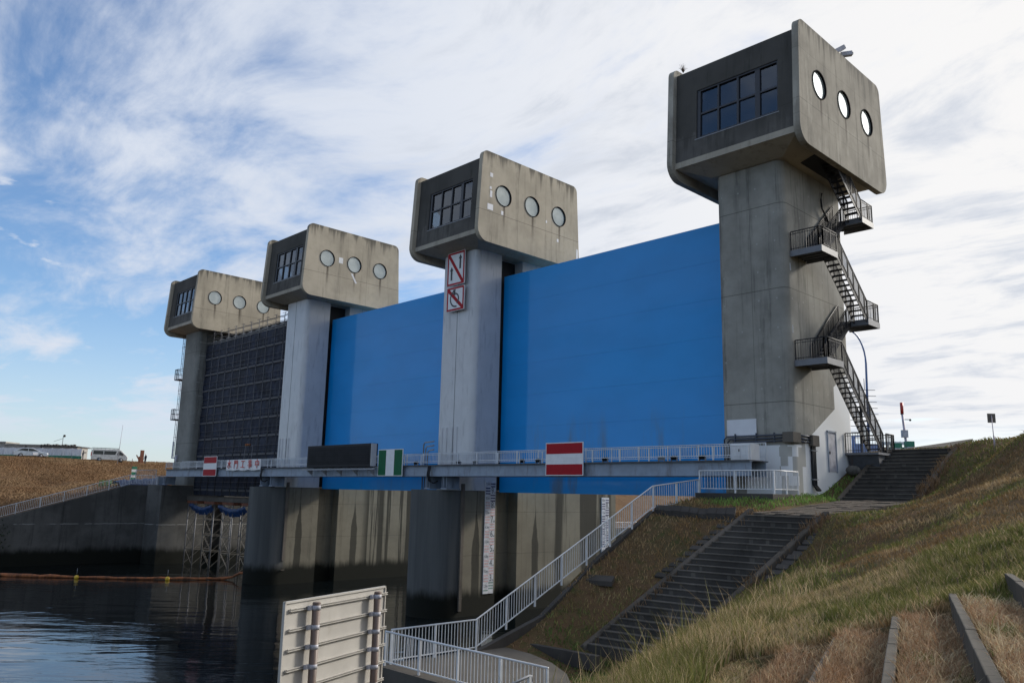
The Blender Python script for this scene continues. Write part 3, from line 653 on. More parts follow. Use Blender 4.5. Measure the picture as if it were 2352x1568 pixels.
    if i == 2:
        b = MB(); b.box(ox - .01, ox + .008, -1.75, -1.3, 30.1, 30.65); b.build('repair_patch', 'white_paint', T)
        b = MB(); b.add([(ox + .006, a, z) for a, z in ((-.35, 29.35), (-.15, 29.35), (.4, 28.5), (.2, 28.45))], [(0, 1, 2, 3)]); b.build('repair_patch', 'sheet_white', T)
# ------------------------------------------------------------------ gates
GL = ['big bright blue steel gate between the two nearest towers', 'smaller-looking blue steel gate between the two pale grey columns']
for i in range(2):
    b = MB(); x0, x1 = -S * (i + 1) - 2.10, -S * i - 5.9; zs = np.linspace(8.93, 25.0, 8)
    for k in range(7): b.box(x0, x1, -.72, .75, zs[k] + (.006 if k else 0), zs[k + 1])
    b.box(x0 + .02, x1 - .02, -.69, .7, 8.95, 24.98)
    b.build('sluice_gate', 'blue_paint', label=GL[i], cat='gate', group='blue lift gates')
b = MB(); b.box(-S * 3 - 2.75, -S * 2 - 5.25, -.72, .75, 8.3, 26.2); b.build('sluice_gate', 'black_metal', label='dark gate hidden behind the scaffolding at left', cat='gate')
# ------------------------------------------------------------------ railings
def railing(pts, label, h=1.1, post=1.9, bal=.13, name='railing', mat='rail_paint', cat='railing', group=None, low=.12, topr=.032, foot=0., balr=.011, parent=None, mid=None):
    """white tubular railing along a polyline of foot points: rails, posts and an infill of balusters"""
    pts = [Vector(p) for p in pts]
    root = parent if parent else thing(name, pts[0], label, cat, group)
    up = Vector((0, 0, 1)); b = MB(); b.tube([p + up * h for p in pts], topr, 8); b.build('top_rail', mat, root)
    b = MB()
    for p, q in zip(pts[:-1], pts[1:]): b.bar(p + up * low, q + up * low, .04, .035)
    if mid:
        for p, q in zip(pts[:-1], pts[1:]): b.bar(p + up * mid, q + up * mid, .035, .03)
    b.build('bottom_rail', mat, root); inf = MB()
    for si, (p, q) in enumerate(zip(pts[:-1], pts[1:])):
        L = (q - p).length; n = max(1, round(L / post)); d = (q - p) / L
        for k in range(n + 1):
            if k == n and si < len(pts) - 2: continue
            c = p + d * (L * k / n); c = c + d * (.03 if k == 0 else -.03 if k == n else 0); pb = MB(); pb.box(c.x - .03, c.x + .03, c.y - .03, c.y + .03, c.z - foot, c.z + h - .02); pb.build('post', mat, root)
        m = max(1, round(L / bal))
        for k in range(1, m):
            c = p + d * (L * k / m + random.uniform(-.004, .004)); inf.tube([c + up * low, c + up * (mid or h - .02)], balr, 5, cap=False)
    inf.build('balusters', mat, root)
    return root
rl = [(-6.42, -24.3, 3.05), (-6.42, -20.4, 3.05), (-5.92, -9.9, 8.22), (-5.42, -6.75, 8.62)]
railing(rl, 'long white tube railing climbing the slope from the water to the towers', h=1.1, post=1.75, foot=.12, bal=.15, balr=.014)
railing([(-6.4, -24.55, 3.05), (1.15, -24.55, 3.05)], 'white railing along the front of the riverside platform beside the sign', h=1.08, post=1.85, foot=.1, bal=.15, balr=.014)
railing([(-5.42, -6.72, 9.17), (-1.45, -6.72, 9.17), (-1.75, -3.72, 9.2)], 'short white railing on the kerb before the nearest tower', h=.98, post=1.98, foot=.1, bal=.16, balr=.014)
b = MB(); b.prism([(-5.55, -6.95, 8.4), (-1.42, -6.9, 8.4), (-1.62, -3.65, 8.4), (-1.9, -3.65, 8.4), (-1.8, -6.45, 8.4), (-5.55, -6.45, 8.4)], (0, 0, 0), (0, 0, .68)); b.build('kerb', 'stair_concrete', label='dark concrete kerb under the short white railing', cat='kerb', bevel=.02)
b = MB(); b.box(-5.5, -2.1, -6.4, -3.4, 8.6, 8.98); b.build('forecourt_slab', 'slab_concrete', kind='structure')
hr = thing('handrail', (0, -26.6, 3.2), 'short bare metal handrail at the bottom edge in front of the platform', 'handrail')
h1, h0 = Vector(dep(1221, 1549, 20.5)), Vector(dep(1150, 1582, 19.8))
b = MB(); b.tube([h0, h1 - (h1 - h0) * .06, h1 + Vector((0, 0, -.03)), h1 + Vector((0, 0, -.15))], .035, 8); b.build('top_rail', 'galv', hr)
for f_ in (.04, .93):
    c = h0.lerp(h1, f_); b = MB(); b.box(c.x - .04, c.x + .04, c.y - .04, c.y + .04, 2.9, c.z); b.build('post', 'rail_paint', hr)
railing([(-78.17, 4, 8.97), (-78.17, -8, 8.97), (-78.17, -32, 1.92)], 'pale railing running down the far wing wall', h=1.05, post=2.2, bal=.17, balr=.016)
railing([(-78.17, 26, 3.35), (-78.17, 100, 3.2)], 'far white railing on the downstream bank seen under the big blue gate', h=1.05, post=2.5, bal=.3, balr=.02)
# ------------------------------------------------------------------ walkway bridge
wk = thing('walkway', (-38, -6, 9.9), 'long steel girder walkway crossing in front of the gates', 'footbridge')
for y in (-6.0, -4.6):
    b = MB(); b.box(-73.4, -2.95, y - .012, y + .012, 9.93, 10.60); b.box(-73.4, -2.95, y - .15, y + .15, 9.91, 9.93); b.box(-73.4, -2.95, y - .15, y + .15, 10.60, 10.62); b.build('girder', 'girder_paint', wk)
for x in (-67.6, -58.3, -48.5, -40.2, -29.5, -19.4, -9.4):
    b = MB(); b.box(x - .26, x + .26, -6.022, -6.013, 10.0, 10.53)
    for k in range(5): b.box(x - .22, x + .22, -6.035, -6.0225, 10.03 + k * .10, 10.075 + k * .10)
    b.build('splice_plate', 'girder_paint', wk)
b = MB(); b.box(-73.4, -2.95, -6.22, -4.35, 10.63, 10.68); b.build('deck', 'girder_dark', wk)
for i in (0, 1, 2, 3):
    for xx in (-3.1, -4.9):
        if i == 0: continue
        x = -S * i + xx + (1.0 if i < 4 else 0); b = MB(); b.box(x - .3, x + .3, -5.95, -4.7, 9.05, 9.12); b.box(x - .25, x - .22, -5.9, -4.75, 9.12, 9.9); b.box(x + .22, x + .25, -5.9, -4.75, 9.12, 9.9); b.box(x - .02, x + .02, -5.98, -4.75, 9.12, 9.9); b.box(x - .25, x + .25, -5.35, -5.31, 9.12, 9.9)
        b.build('bearing_post', 'girder_paint', wk)
for y, nm in ((-6.14, 'front'), (-4.42, 'rear')):
    r = railing([(-73.3, y, 10.69), (-3.0, y, 10.69)], None, h=.68 if y < -5 else .9, post=1.95, bal=.155, balr=.012, low=.22, topr=.022, parent=wk)
# electronics, signs on the walkway
def board(name, x0, x1, z0, z1, y, label, cat, stripes, frame='sign_white', group=None, th=.05):
    t = thing(name, ((x0 + x1) / 2, y, z0), label, cat, group); g = .05
    b = MB(); b.box(x0, x1, y, y + th, z0, z1); b.build('panel', frame, t)
    for st in stripes:
        b = MB(); b.box(x0 + g + (x1 - x0 - 2 * g) * st[0], x0 + g + (x1 - x0 - 2 * g) * st[1], y - .006, y - .0005, z0 + g + (z1 - z0 - 2 * g) * st[2], z0 + g + (z1 - z0 - 2 * g) * st[3]); b.build('stripe', st[4], t)
    b = MB()
    for f in (.25, .75): x = x0 + (x1 - x0) * f; b.box(x - .03, x + .03, y + th + .002, y + th + .05, z0 + .05, z1 - .05)
    b.build('bracket', 'galv', t)
    return t
HS = [(0, 1, 0, .333, 'sign_red'), (0, 1, .667, 1, 'sign_red')]; VS = [(0, .32, 0, 1, 'sign_green'), (.67, 1, 0, 1, 'sign_green')]
board('sign', -16.25, -13.33, 9.93, 11.85, -6.30, 'large red and white striped board on the walkway before the big blue gate', 'sign', HS, group='striped navigation boards')
board('sign', -33.35, -30.35, 9.92, 11.86, -6.30, 'green and white vertically striped board beside the black screen', 'sign', VS, group='striped navigation boards')
board('sign', -63.45, -60.5, 9.93, 11.86, -6.30, 'small-looking red and white striped board at the far left of the walkway', 'sign', HS, group='striped navigation boards')
bn = thing('banner', (-55, -6.28, 10.45), 'white banner with red Japanese lettering tied to the walkway railing', 'banner')
b = MB(); nx = 24
vs = [(-58.4 + 6.85 * k / nx, -6.27 - .03 * math.sin(k * 1.3) * (1 - j), 10.47 + .97 * j + .03 * math.sin(k * .9) * (1 - j)) for j in (0, 1) for k in range(nx + 1)]
b.add(vs, [(k, k + 1, nx + 2 + k, nx + 1 + k) for k in range(nx)]); b.build('cloth', 'sign_white', bn)
for k, ch in enumerate('水門工事中'): text_mesh(ch, .86, (-57.75 + 1.39 * k, -6.315, 10.98), (1, 0, 0), (0, 0, 1), 'red_letters', 'lettering', bn, thick=.012)
ld = thing('display_board', (-38.5, -6.6, 10.6), 'wide black electronic display screen mounted on the walkway', 'display')
b = MB(); b.box(-43.0, -33.95, -6.6, -5.95, 10.62, 12.35); b.build('housing', 'black_metal', ld, bevel=.02)
b = MB(); b.box(-42.75, -34.15, -6.615, -6.602, 10.80, 12.18); b.build('screen', 'screen_black', ld)
b = MB(); b.box(-33.945, -33.90, -6.58, -6.1, 10.64, 12.33); b.build('side_panel', 'grey_paint', ld)
b = MB(); b.box(-43.6, -33.2, -6.75, -6.68, 10.38, 10.48)
for k in range(9): b.bar((-43.2 + k * 1.2, -6.72, 10.42), (-43.2 + k * 1.2, -6.2, 10.60), .05, .06)
for k in range(5): b.prism([(-42.8 + 2.2 * k, -6.16, 9.95), (-42.8 + 2.2 * k, -6.72, 10.40), (-42.8 + 2.2 * k, -6.16, 10.40)], (0, 0, 0), (.06, 0, 0))
b.build('support_frame', 'galv', ld)
for k, x in enumerate((-24.6, -22.9, -18.6, -17.2, -12.0, -8.2, -7.4, -5.7, -29.2)):
    t = thing('floodlight', (x, -6.0, 10.7), ['small dark floodlight clamped to the walkway deck edge', 'small pale floodlight clamped to the walkway deck edge'][k in (1, 5)], 'floodlight', 'floodlights along the walkway')
    b = MB(); b.obox((x, -5.95, 10.85), (1, 0, 0), (0, .86, .5), (0, -.5, .86), .16, .09, .10); b.build('lamp_head', 'galv' if k in (1, 5) else 'black_metal', t, bevel=.015)
    b = MB(); b.box(x - .19, x - .165, -6.0, -5.9, 10.69, 10.9); b.box(x + .165, x + .19, -6.0, -5.9, 10.69, 10.9); b.build('bracket', 'galv', t)
cb = thing('cabinet', (-3.6, -5.4, 10.69), 'pale grey equipment cabinet at the right end of the walkway', 'cabinet')
b = MB(); b.box(-4.15, -3.1, -5.8, -4.9, 10.69, 11.5); b.build('body', 'white_paint', cb, bevel=.015)
b = MB(); b.box(-4.1, -3.65, -5.82, -5.802, 10.75, 11.45); b.box(-3.6, -3.15, -5.82, -5.802, 10.75, 11.45); b.build('door', 'white_paint', cb)
b = MB(); b.box(-3.72, -3.68, -5.85, -5.822, 11.1, 11.22); b.build('handle', 'black_metal', cb)
# ------------------------------------------------------------------ prohibition signs on the second column
def ring_sign(x0, x1, z0, z1, y, kind, label):
    t = thing('prohibition_sign', ((x0 + x1) / 2, y, z0), label, 'sign', 'red framed prohibition signs'); g = .17; W_, H_ = x1 - x0, z1 - z0
    b = MB(); b.box(x0, x1, y, y + .08, z0, z1); b.build('panel', 'sign_white', t)
    b = MB(); o = .03
    for a in ((x0 + o, x1 - o, z0 + o, z0 + g), (x0 + o, x1 - o, z1 - g, z1 - o), (x0 + o, x0 + g, z0 + g, z1 - g), (x1 - g, x1 - o, z0 + g, z1 - g)): b.box(a[0], a[1], y - .008, y - .0005, a[2], a[3])
    b.build('frame', 'sign_red', t)
    b = MB(); d = Vector((W_ - 2 * g, 0, -(H_ - 2 * g))); n = Vector((-d.z, 0, d.x)).normalized() * .10; A = Vector((x0 + g, y - .012, z1 - g)); B = A + d
    u = d.normalized() * .13
    b.prism([A, A + Vector((.16, 0, 0)), B + Vector((0, 0, .2)), B, B - Vector((.16, 0, 0)), A - Vector((0, 0, .2))], (0, .0, 0), (0, .006, 0)); b.build('slash', 'sign_red', t)
    b = MB()
    def flat(pl): b.prism([(p[0], y - .020, p[1]) for p in pl], (0, 0, 0), (0, .006, 0))
    if kind == 'up':
        for cx, zb, L in ((x0 + .52, z0 + .42, 1.05), (x1 - .50, z0 + 1.2, 1.1)):
            flat([(cx - .09, zb), (cx + .09, zb), (cx + .09, zb + L - .3), (cx - .09, zb + L - .3)]); flat([(cx - .19, zb + L - .32), (cx + .19, zb + L - .32), (cx, zb + L)])
    else:
        cx, cz = (x0 + x1) / 2, (z0 + z1) / 2 + .02
        for (r0, a0, a1, ox, oz, hd) in ((.62, 280, 118, .08, -.0, 1), (.40, -60, 88, -.02, -.03, 0)):
            n_ = 14; al = [math.radians(a0 + (a1 - a0) * k / n_) for k in range(n_ + 1)]
            for p, q in zip(al[:-1], al[1:]): flat([(cx + ox + (r0 - .055) * math.cos(p), cz + oz + (r0 - .055) * math.sin(p)), (cx + ox + (r0 + .055) * math.cos(p), cz + oz + (r0 + .055) * math.sin(p)), (cx + ox + (r0 + .055) * math.cos(q), cz + oz + (r0 + .055) * math.sin(q)), (cx + ox + (r0 - .055) * math.cos(q), cz + oz + (r0 - .055) * math.sin(q))])
            e = al[-1]; sg = -1 if a1 < a0 else 1; tip = Vector((-math.sin(e), math.cos(e))) * sg; c = Vector((cx + ox + r0 * math.cos(e), cz + oz + r0 * math.sin(e))); nn = Vector((tip.y, -tip.x))
            flat([c + nn * .16, c + tip * .30, c - nn * .16])
    b.build('symbol', 'sign_black', t)
    b = MB()
    for z in (z0 + .4, z1 - .4): b.box(x0 + .3, x1 - .3, y + .081, -3.62, z - .05, z + .05)
    b.build('bracket', 'galv', t)
ring_sign(-28.97, -26.98, 24.05, 26.62, -3.95, 'up', 'upper red framed sign with two black upward arrows crossed out')
ring_sign(-28.92, -26.94, 22.08, 23.92, -3.95, 'turn', 'lower red framed sign with curved turning arrows crossed out')
# ------------------------------------------------------------------ water level gauges
def gauge(yc, ztop, zbot, w, label, pink):
    x = -S - 2.02; t = thing('water_gauge', (x, yc, zbot), label, 'water gauge', 'water level gauges')
    b = MB(); b.box(x + .005, x + .06, yc - w / 2, yc + w / 2, zbot, ztop); b.build('board', 'gauge_white', t)
    cols = {}
    k = 0; z = math.floor(zbot * 2) / 2
    def colr(z): return 'gauge_navy' if (z > 8.3 or not pink) else ('gauge_green' if z < 2.95 else 'faded_pink')
    while z < ztop:
        # half-metre blocks: digits alternate with three bars
        intblk = abs(z - round(z)) < .01
        for j in range(3):
            zz0 = z + (-.22 if intblk else -.22) + .19 * j
            if zbot < zz0 and zz0 + .08 < ztop:
                yy = (yc - w / 2 + .03, yc - .02) if intblk else (yc + .02, yc + w / 2 - .03)
                cols.setdefault(colr(z + .02), MB()).box(x + .0605, x + .066, yy[0], yy[1], zz0, zz0 + .085)
        if zbot + .2 < z < ztop - .2:
            if intblk: text_mesh('%d' % round(z), .66, (x + .062, yc + w * .20, z + .02), (0, 1, 0), (0, 0, 1), 'gauge_digit', 'numeral', t, .003, sx=.75); text_mesh('m', .22, (x + .062, yc + w * .42, z - .1), (0, 1, 0), (0, 0, 1), 'gauge_digit', 'numeral', t, .003, sx=.7)
            else: text_mesh('%.1fm' % z, .27, (x + .062, yc - w * .25, z + .0), (0, 1, 0), (0, 0, 1), 'gauge_digit', 'numeral', t, .003, sx=.72)
        z += .5
    for c, bb in cols.items(): bb.build('scale_bars', c, t)
gauge(-1.70, 9.72, 1.98, .98, 'tall faded pink and white water gauge on the second pier by its nose', True)
gauge(11.2, 8.72, 3.2, .95, 'navy and white water gauge at the far end of the second pier', False)
# downpipes at the noses
for i, lab in ((1, 'grey downpipe on the second pier left of the pink gauge'), (2, 'grey downpipe on the pier between the blue gate and scaffolding')):
    x = -S * i - 2.02; b = MB(); b.box(x - .02, x + .13, -4.42, -4.18, 1.0 if i == 1 else 2.6, 9.45)
    for k in range(9): b.box(x - .03, x + .145, -4.45, -4.15, 1.8 + k * .85, 1.84 + k * .85)
    b.build('downpipe', 'kerb_concrete', label=lab, cat='pipe')
t = thing('drain_pipe', (-75.7, -6.0, 3), 'long pale drain pipe down the far abutment wall below the walkway', 'pipe'); b = MB(); b.tube([(-75.6, -6.0, 9.9), (-75.6, -6.0, 3.2)], .16, 8); b.build('pipe', 'galv', t)

for z in (4.2, 6.5, 8.8): b = MB(); b.box(-75.8, -75.4, -6.2, -5.7, z, z + .08); b.build('clamp', 'girder_dark', t)
b = MB(); b.prism([(-78.2, -6.1, -1), (-73.9, -6.1, -1), (-73.9, -4.3, -1), (-78.2, -4.3, -1)], (0, 0, 0), (0, 0, 9.95)); b.build('abutment', 'wall_concrete', label='dark concrete abutment under the far end of the walkway', cat='wall')
# cable loops beside the second bearing
for i, lab in ((1, 'looped black cables hanging under the walkway at the second pier'), (2, 'looped black cables hanging under the walkway at the third pier')):
    x = -S * i - 3.4; b = MB()
    for k in range(3): b.tube([(x - .1 + .12 * k, -6.2, 10.6), (x - .1 + .12 * k, -6.3, 10.0), (x + .05 + .12 * k, -6.25, 9.6 - .05 * k), (x + .35 + .1 * k, -6.1, 9.45), (x + .6, -5.9, 9.6)], .04, 6)
    b.build('cables', 'black_metal', label=lab, cat='cables')
t = thing('conduit', (-26, -3.9, 10), 'bent grey conduit pipes at the foot of the second column', 'conduit'); b = MB()
for k in range(3): b.tube([(-30.9 + .25 * k, -4.0, 9.0), (-30.9 + .25 * k, -4.0, 12.3 - .3 * k), (-30.75 + .25 * k, -4.0, 12.45 - .3 * k), (-29.7, -4.0, 12.5 - .3 * k)], .05, 6)
b.build('pipe', 'galv', t)
# ------------------------------------------------------------------ steel staircase on the nearest tower
ss = thing('steel_staircase', (-1.1, 1, 11.4), 'dark steel zigzag staircase on the side of the nearest tower', 'staircase')
def rails_of(parent, pts, h=1.05, bal=.14, mat='stair_steel'):
    pts = [Vector(p) for p in pts]; up = Vector((0, 0, 1)); b = MB()
    b.tube([p + up * h for p in pts], .03, 6)
    for p, q in zip(pts[:-1], pts[1:]):
        b.bar(p + up * .12, q + up * .12, .03, .03); b.bar(p + up * (h - .13), q + up * (h - .13), .03, .03); L = (q - p).length; m = max(1, round(L / bal))
        for k in range(m + 1):
            c = p.lerp(q, k / m); post = k % 6 == 0 or k == m; b.bar(c, c + up * h, .05 if post else .020, .05 if post else .020)
    return b.build('railing', mat, parent)
def flight(x0, x1, ya, za, yb, zb, name='flight'):
    """from (ya,za) at the top down to (yb,zb)"""
    b = MB()
    for x in (x0 + .02, x1 - .02):
        d = Vector((0, yb - ya, zb - za)); b.bar((x, ya, za - .08), (x, yb, zb - .08), .03, .26)
    n = max(3, round((za - zb) / .235))
    f = b.build(name, 'stair_steel', ss)
    b = MB()
    for k in range(1, n): y = ya + (yb - ya) * k / n; z = za + (zb - za) * k / n; b.box(x0 + .04, x1 - .04, y - .13, y + .13, z - .045, z)
    b.build('treads', 'stair_steel', f)
    for x in (x0, x1): rails_of(f, [(x, ya, za), (x, yb, zb)])
def landing(x0, x1, y0, y1, z, sides, wallbr=True):
    b = MB(); b.box(x0, x1, y0, y1, z - .07, z); b.build('landing', 'stair_steel', ss); L = bpy.data.objects[[o.name for o in ss.children][-1]] if ss.children else None
    L = [o for o in bpy.data.objects if o.parent == ss and o.name.startswith('landing')][-1]
    b = MB(); t = .012
    b.box(x0, x1, y0 - .03, y0, z - .30, z + .02); b.box(x0, x1, y1, y1 + .03, z - .30, z + .02); b.box(x1, x1 + .03, y0 - .03, y1 + .03, z - .30, z + .02)
    for k in range(1, 4): y = y0 + (y1 - y0) * k / 4; b.box(x0, x1, y - .03, y + .03, z - .2, z - .075)
    b.build('edge_beam', 'stair_steel_light', L)
    for s in sides: rails_of(L, s)
XI0, XI1, XO0, XO1 = -1.92, -1.22, -1.05, -.32
ZF1, ZF2, ZR1, ZR2, ZG = 21.58, 15.80, 18.62, 24.45, 11.42
for z in (ZF1, ZF2): landing(-1.99, -.30, -3.05, -1.25, z, [[(-1.95, -3.0, z), (-.45, -3.0, z), (-.31, -2.85, z), (-.31, -1.25, z)]])
for z in (ZR1, ZR2): landing(-1.99, -.30, 2.25, 3.75, z, [[(-.31, 2.25, z), (-.31, 3.7, z), (-1.95, 3.7, z)]])
flight(XO0, XO1, -.95, 27.0, 2.25, ZR2); flight(XI0, XI1, 2.25, ZR2, -1.25, ZF1)
flight(XO0, XO1, -1.25, ZF1, 2.25, ZR1); flight(XI0, XI1, 2.25, ZR1, -1.25, ZF2)
flight(XO0, XO1, -1.25, ZF2, 3.35, ZG)
b = MB(); b.box(-1.99, -.2, 2.3, 4.6, ZG - .12, ZG); b.build('base_landing', 'stair_steel_light', ss)
rails_of(ss, [(-1.95, 2.35, ZG), (-1.12, 2.35, ZG)]); rails_of(ss, [(-.22, 3.5, ZG), (-.22, 4.55, ZG), (-1.95, 4.55, ZG)])
b = MB(); b.prism([(-1.9, 2.5, ZG - .12), (-.3, 2.5, ZG - .12), (-.3, 2.7, ZG - .9), (-1.9, 2.7, ZG - .9)], (0, 0, 0), (0, 1.8, 0)); b.build('base_plinth', 'girder_dark', ss)
for z, yy in ((ZF1, (-2.8, -1.5)), (ZF2, (-2.8, -1.5)), (ZR1, (2.5, 3.4)), (ZR2, (2.5, 3.4))):
    for y in yy: b = MB(); b.bar((-1.96, y, z - .14), (-.35, y, z - .14), .08, .12); b.build('bracket', 'stair_steel', ss)
b = MB(); b.prism([(-1.60, -2.2, 26.66), (-.42, -2.2, 27.02), (-.42, 1.6, 27.02), (-1.60, 1.6, 26.66)], (0, 0, 0), (0, 0, -.03)); b.build('hatch', 'black_metal', ss)
# ------------------------------------------------------------------ fittings on the nearest tower
t = thing('wall_panel', (-4.8, -3.62, 11.95), 'blank white rectangular panel on the front of the nearest tower', 'panel')
b = MB(); b.box(-5.62, -3.93, -3.66, -3.605, 11.95, 12.9); b.build('board', 'sheet_white', t)
cd_ = thing('conduit', (-3.5, -3.7, 11.8), 'three dark conduits running round the foot of the nearest tower', 'conduit')
b = MB()
for k in range(3):
    z = 12.02 - .15 * k; b.tube([(-5.75 + .2 * k, -3.74, 10.8), (-5.75 + .2 * k, -3.74, z - .15), (-5.6 + .2 * k, -3.74, z), (-2.45, -3.74, z)], .045, 6); b.tube([(-1.93, -3.0, z), (-1.9, -1.9, z)], .045, 6)
for x in (-5.1, -3.9, -2.9): b.box(x - .02, x + .02, -3.80, -3.69, 11.65, 12.15)
b.build('pipe', 'ladder_blue', cd_)
b = MB()
for k in range(3): b.tube([(-1.92, -1.75 + .16 * k, 11.85), (-1.92, -1.75 + .16 * k, 9.6), (-1.75, -1.65 + .16 * k, 9.3)], .065, 6)
b.build('downpipe', 'black_metal', cd_)
b = MB(); [b.box(-1.99, -1.83, -1.86, -1.32, z, z + .04) for z in (9.85, 11.3)]; b.build('clamp', 'galv', cd_)
for lab, bx in (('pale square junction box on the corner of the nearest tower', (-2.42, -1.85, -3.86, -3.0, 11.62, 12.15)), ('grey junction box above the dark downpipes of the nearest tower', (-1.99, -1.75, -1.95, -1.2, 11.55, 12.1))):
    b = MB(); b.box(*bx); b.build('junction_box', 'slab_concrete' if 'pale' in lab else 'kerb_concrete', label=lab, cat='box', group='junction boxes', bevel=.02)
dr = thing('door', (-1.99, .72, 10.35), 'grey steel door in the whitewashed side of the nearest tower', 'door')
b = MB(); b.box(-2.0, -1.975, .28, 1.18, 10.35, 12.4); b.build('leaf', 'pole_grey', dr); b = MB(); b.box(-2.0, -1.95, .2, .275, 10.3, 12.48); b.box(-2.0, -1.95, 1.185, 1.26, 10.3, 12.48); b.box(-2.0, -1.93, .2, 1.26, 12.41, 12.5); b.build('frame', 'girder_paint', dr)
b = MB(); b.box(-1.974, -1.93, .36, .41, 11.25, 11.4); b.build('handle', 'black_metal', dr)
for z, k in ((20.75, 'upper'), (17.45, 'lower')):
    b = MB(); b.obox((-2.10, -3.22, z), (.8, -.6, 0), (.6, .8, 0), (0, 0, 1), .02, .17, .20)
    b.build('wall_plate', 'sheet_white', label='small white plate on the tower corner, %s of the two by the staircase' % k, cat='plate', group='small white plates on the nearest tower')
cc = thing('security_camera', (-.3, .9, 33.3), 'pair of pale security cameras on the roof edge of the nearest tower', 'camera')
b = MB(); b.tube([(-.35, .9, 33.2), (-.35, .9, 33.95)], .05, 8); b.bar((-.35, .5, 33.8), (-.35, 1.3, 33.8), .06); b.build('mount', 'galv', cc)
for y, d in ((.55, Vector((.35, .75, .55))), (1.25, Vector((.75, .6, .1)))):
    d.normalize(); c = Vector((-.32, y, 33.95)); b = MB(); b.obox(c, d, d.cross(Vector((0, 0, 1))).normalized(), d.cross(Vector((0, 0, 1))).normalized().cross(d), .42, .13, .13); hb = b.build('housing', 'pole_grey', cc, bevel=.03)
    b = MB(); b.tube([c + d * .40, c + d * .46], .09, 10); b.build('lens', 'black_metal', hb)
b = MB()
for k in range(26):
    a = random.uniform(0, 6.28); r = random.uniform(.05, .42); b.tube([(-7.3, -4.6, 33.1), (-7.3 + r * math.cos(a) * .4, -4.6 + r * math.sin(a) * .4, 33.25 + random.uniform(0, .1)), (-7.3 + r * math.cos(a), -4.6 + r * math.sin(a), 33.35 + random.uniform(-.1, .25))], [.012, .008, .004], 4)
b.build('weed', 'stalk', label='dry weed growing on the roof corner of the nearest tower', cat='weed')
b = MB(); b.sphere((-1.35, 1.75, 10.45), .36, 9, 6, (1.1, .9, .75)); b.build('boulder', 'rock', label='rounded grey rock lying under the foot of the steel staircase', cat='rock')
lo = thing('cable_loop', (-1.9, 1.8, 25), 'black cable loop on the tower wall below the hatch', 'cable'); b = MB(); b.tube([(-1.95, 1.0, 25.9), (-1.85, .6, 25.4), (-1.85, .7, 24.9), (-1.85, 1.2, 24.55), (-1.95, 1.7, 24.3)], .05, 6); b.build('cable', 'black_metal', lo)

# ------------------------------------------------------------------ concrete stairs
def stairs(bl, br, tl, tr, n, label, group):
    """flight between four corners (bottom left/right, top left/right)"""
    bl, br, tl, tr = map(Vector, (bl, br, tl, tr)); t = thing('concrete_stairs', (bl + br) / 2, label, 'stairs', group); b = MB()
    for k in range(n):
        f0, f1 = k / n, (k + 1) / n
        a, c, d, e = bl.lerp(tl, f0), br.lerp(tr, f0), br.lerp(tr, f1), bl.lerp(tl, f1); z1 = bl.z + (tl.z - bl.z) * f1; zr1 = br.z + (tr.z - br.z) * f1
        a.z = e.z = z1; c.z = d.z = zr1
        fwd = (e - a).normalized(); ns = fwd * .035
        j = [random.uniform(-.008, .008) for _ in range(4)]
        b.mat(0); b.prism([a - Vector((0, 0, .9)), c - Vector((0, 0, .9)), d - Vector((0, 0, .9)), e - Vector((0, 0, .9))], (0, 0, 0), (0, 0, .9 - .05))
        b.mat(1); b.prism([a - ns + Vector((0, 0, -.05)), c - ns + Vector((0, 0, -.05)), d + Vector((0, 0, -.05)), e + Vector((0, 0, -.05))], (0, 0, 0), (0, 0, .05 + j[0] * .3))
    b.mat(1)
    for k in range(n):
        f0 = k / n; a, c = bl.lerp(tl, f0), br.lerp(tr, f0)
        for f in ((.22, .24), (.47, .49), (.71, .73)):
            if random.random() < .28:
                p = a.lerp(c, f[0] + random.uniform(-.03, .03)); q = p + (c - a).normalized() * random.uniform(.03, .22); z0 = p.z; rise = (tl.z - bl.z) / n; nn = -(tl - bl).normalized(); nn.z = 0; nn.normalize()
                b.add([p + nn * .004, q + nn * .004, q + nn * .004 + Vector((0, 0, rise * .7)), p + nn * .004 + Vector((0, 0, rise * .7))], [(0, 1, 2, 3)])
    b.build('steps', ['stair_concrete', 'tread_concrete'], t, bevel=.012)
    rise = (tl.z - bl.z) / n; side = (br - bl); side.z = 0; side.normalize()
    for p, q, s in ((bl, tl, -1), (br, tr, 1)):
        b = MB(); o = side * (s * .27); d = (q - p); 
        P0, P1 = p - d * .01, q + d * .02; b.prism([P0 + Vector((0, 0, -.7)), P1 + Vector((0, 0, -.7)), P1 + Vector((0, 0, rise * .75)), P0 + Vector((0, 0, rise * .75))], (0, 0, 0), o); b.build('side_kerb', 'side_kerb', t, bevel=.04)
    return t
SL = [(-4.2, -16.6, 3.0), (-1.0, -16.25, 3.0), (-1.15, -9.37, 8.16), (1.75, -8.95, 8.14)]
SU = [(-.76, -1.11, 8.83), (2.55, -.9, 8.83), (-.74, 4.72, 11.65), (2.62, 5.1, 11.7)]
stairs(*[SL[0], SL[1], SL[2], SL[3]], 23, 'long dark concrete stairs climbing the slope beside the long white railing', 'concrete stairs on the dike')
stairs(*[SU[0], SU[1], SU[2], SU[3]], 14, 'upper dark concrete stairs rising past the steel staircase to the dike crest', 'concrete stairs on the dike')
b = MB(); rows = 12
a0, a1, c0, c1 = map(Vector, ((-1.2, -9.36, 8.18), (1.95, -8.9, 8.18), (-.78, -1.11, 8.84), (2.75, -.9, 8.84)))
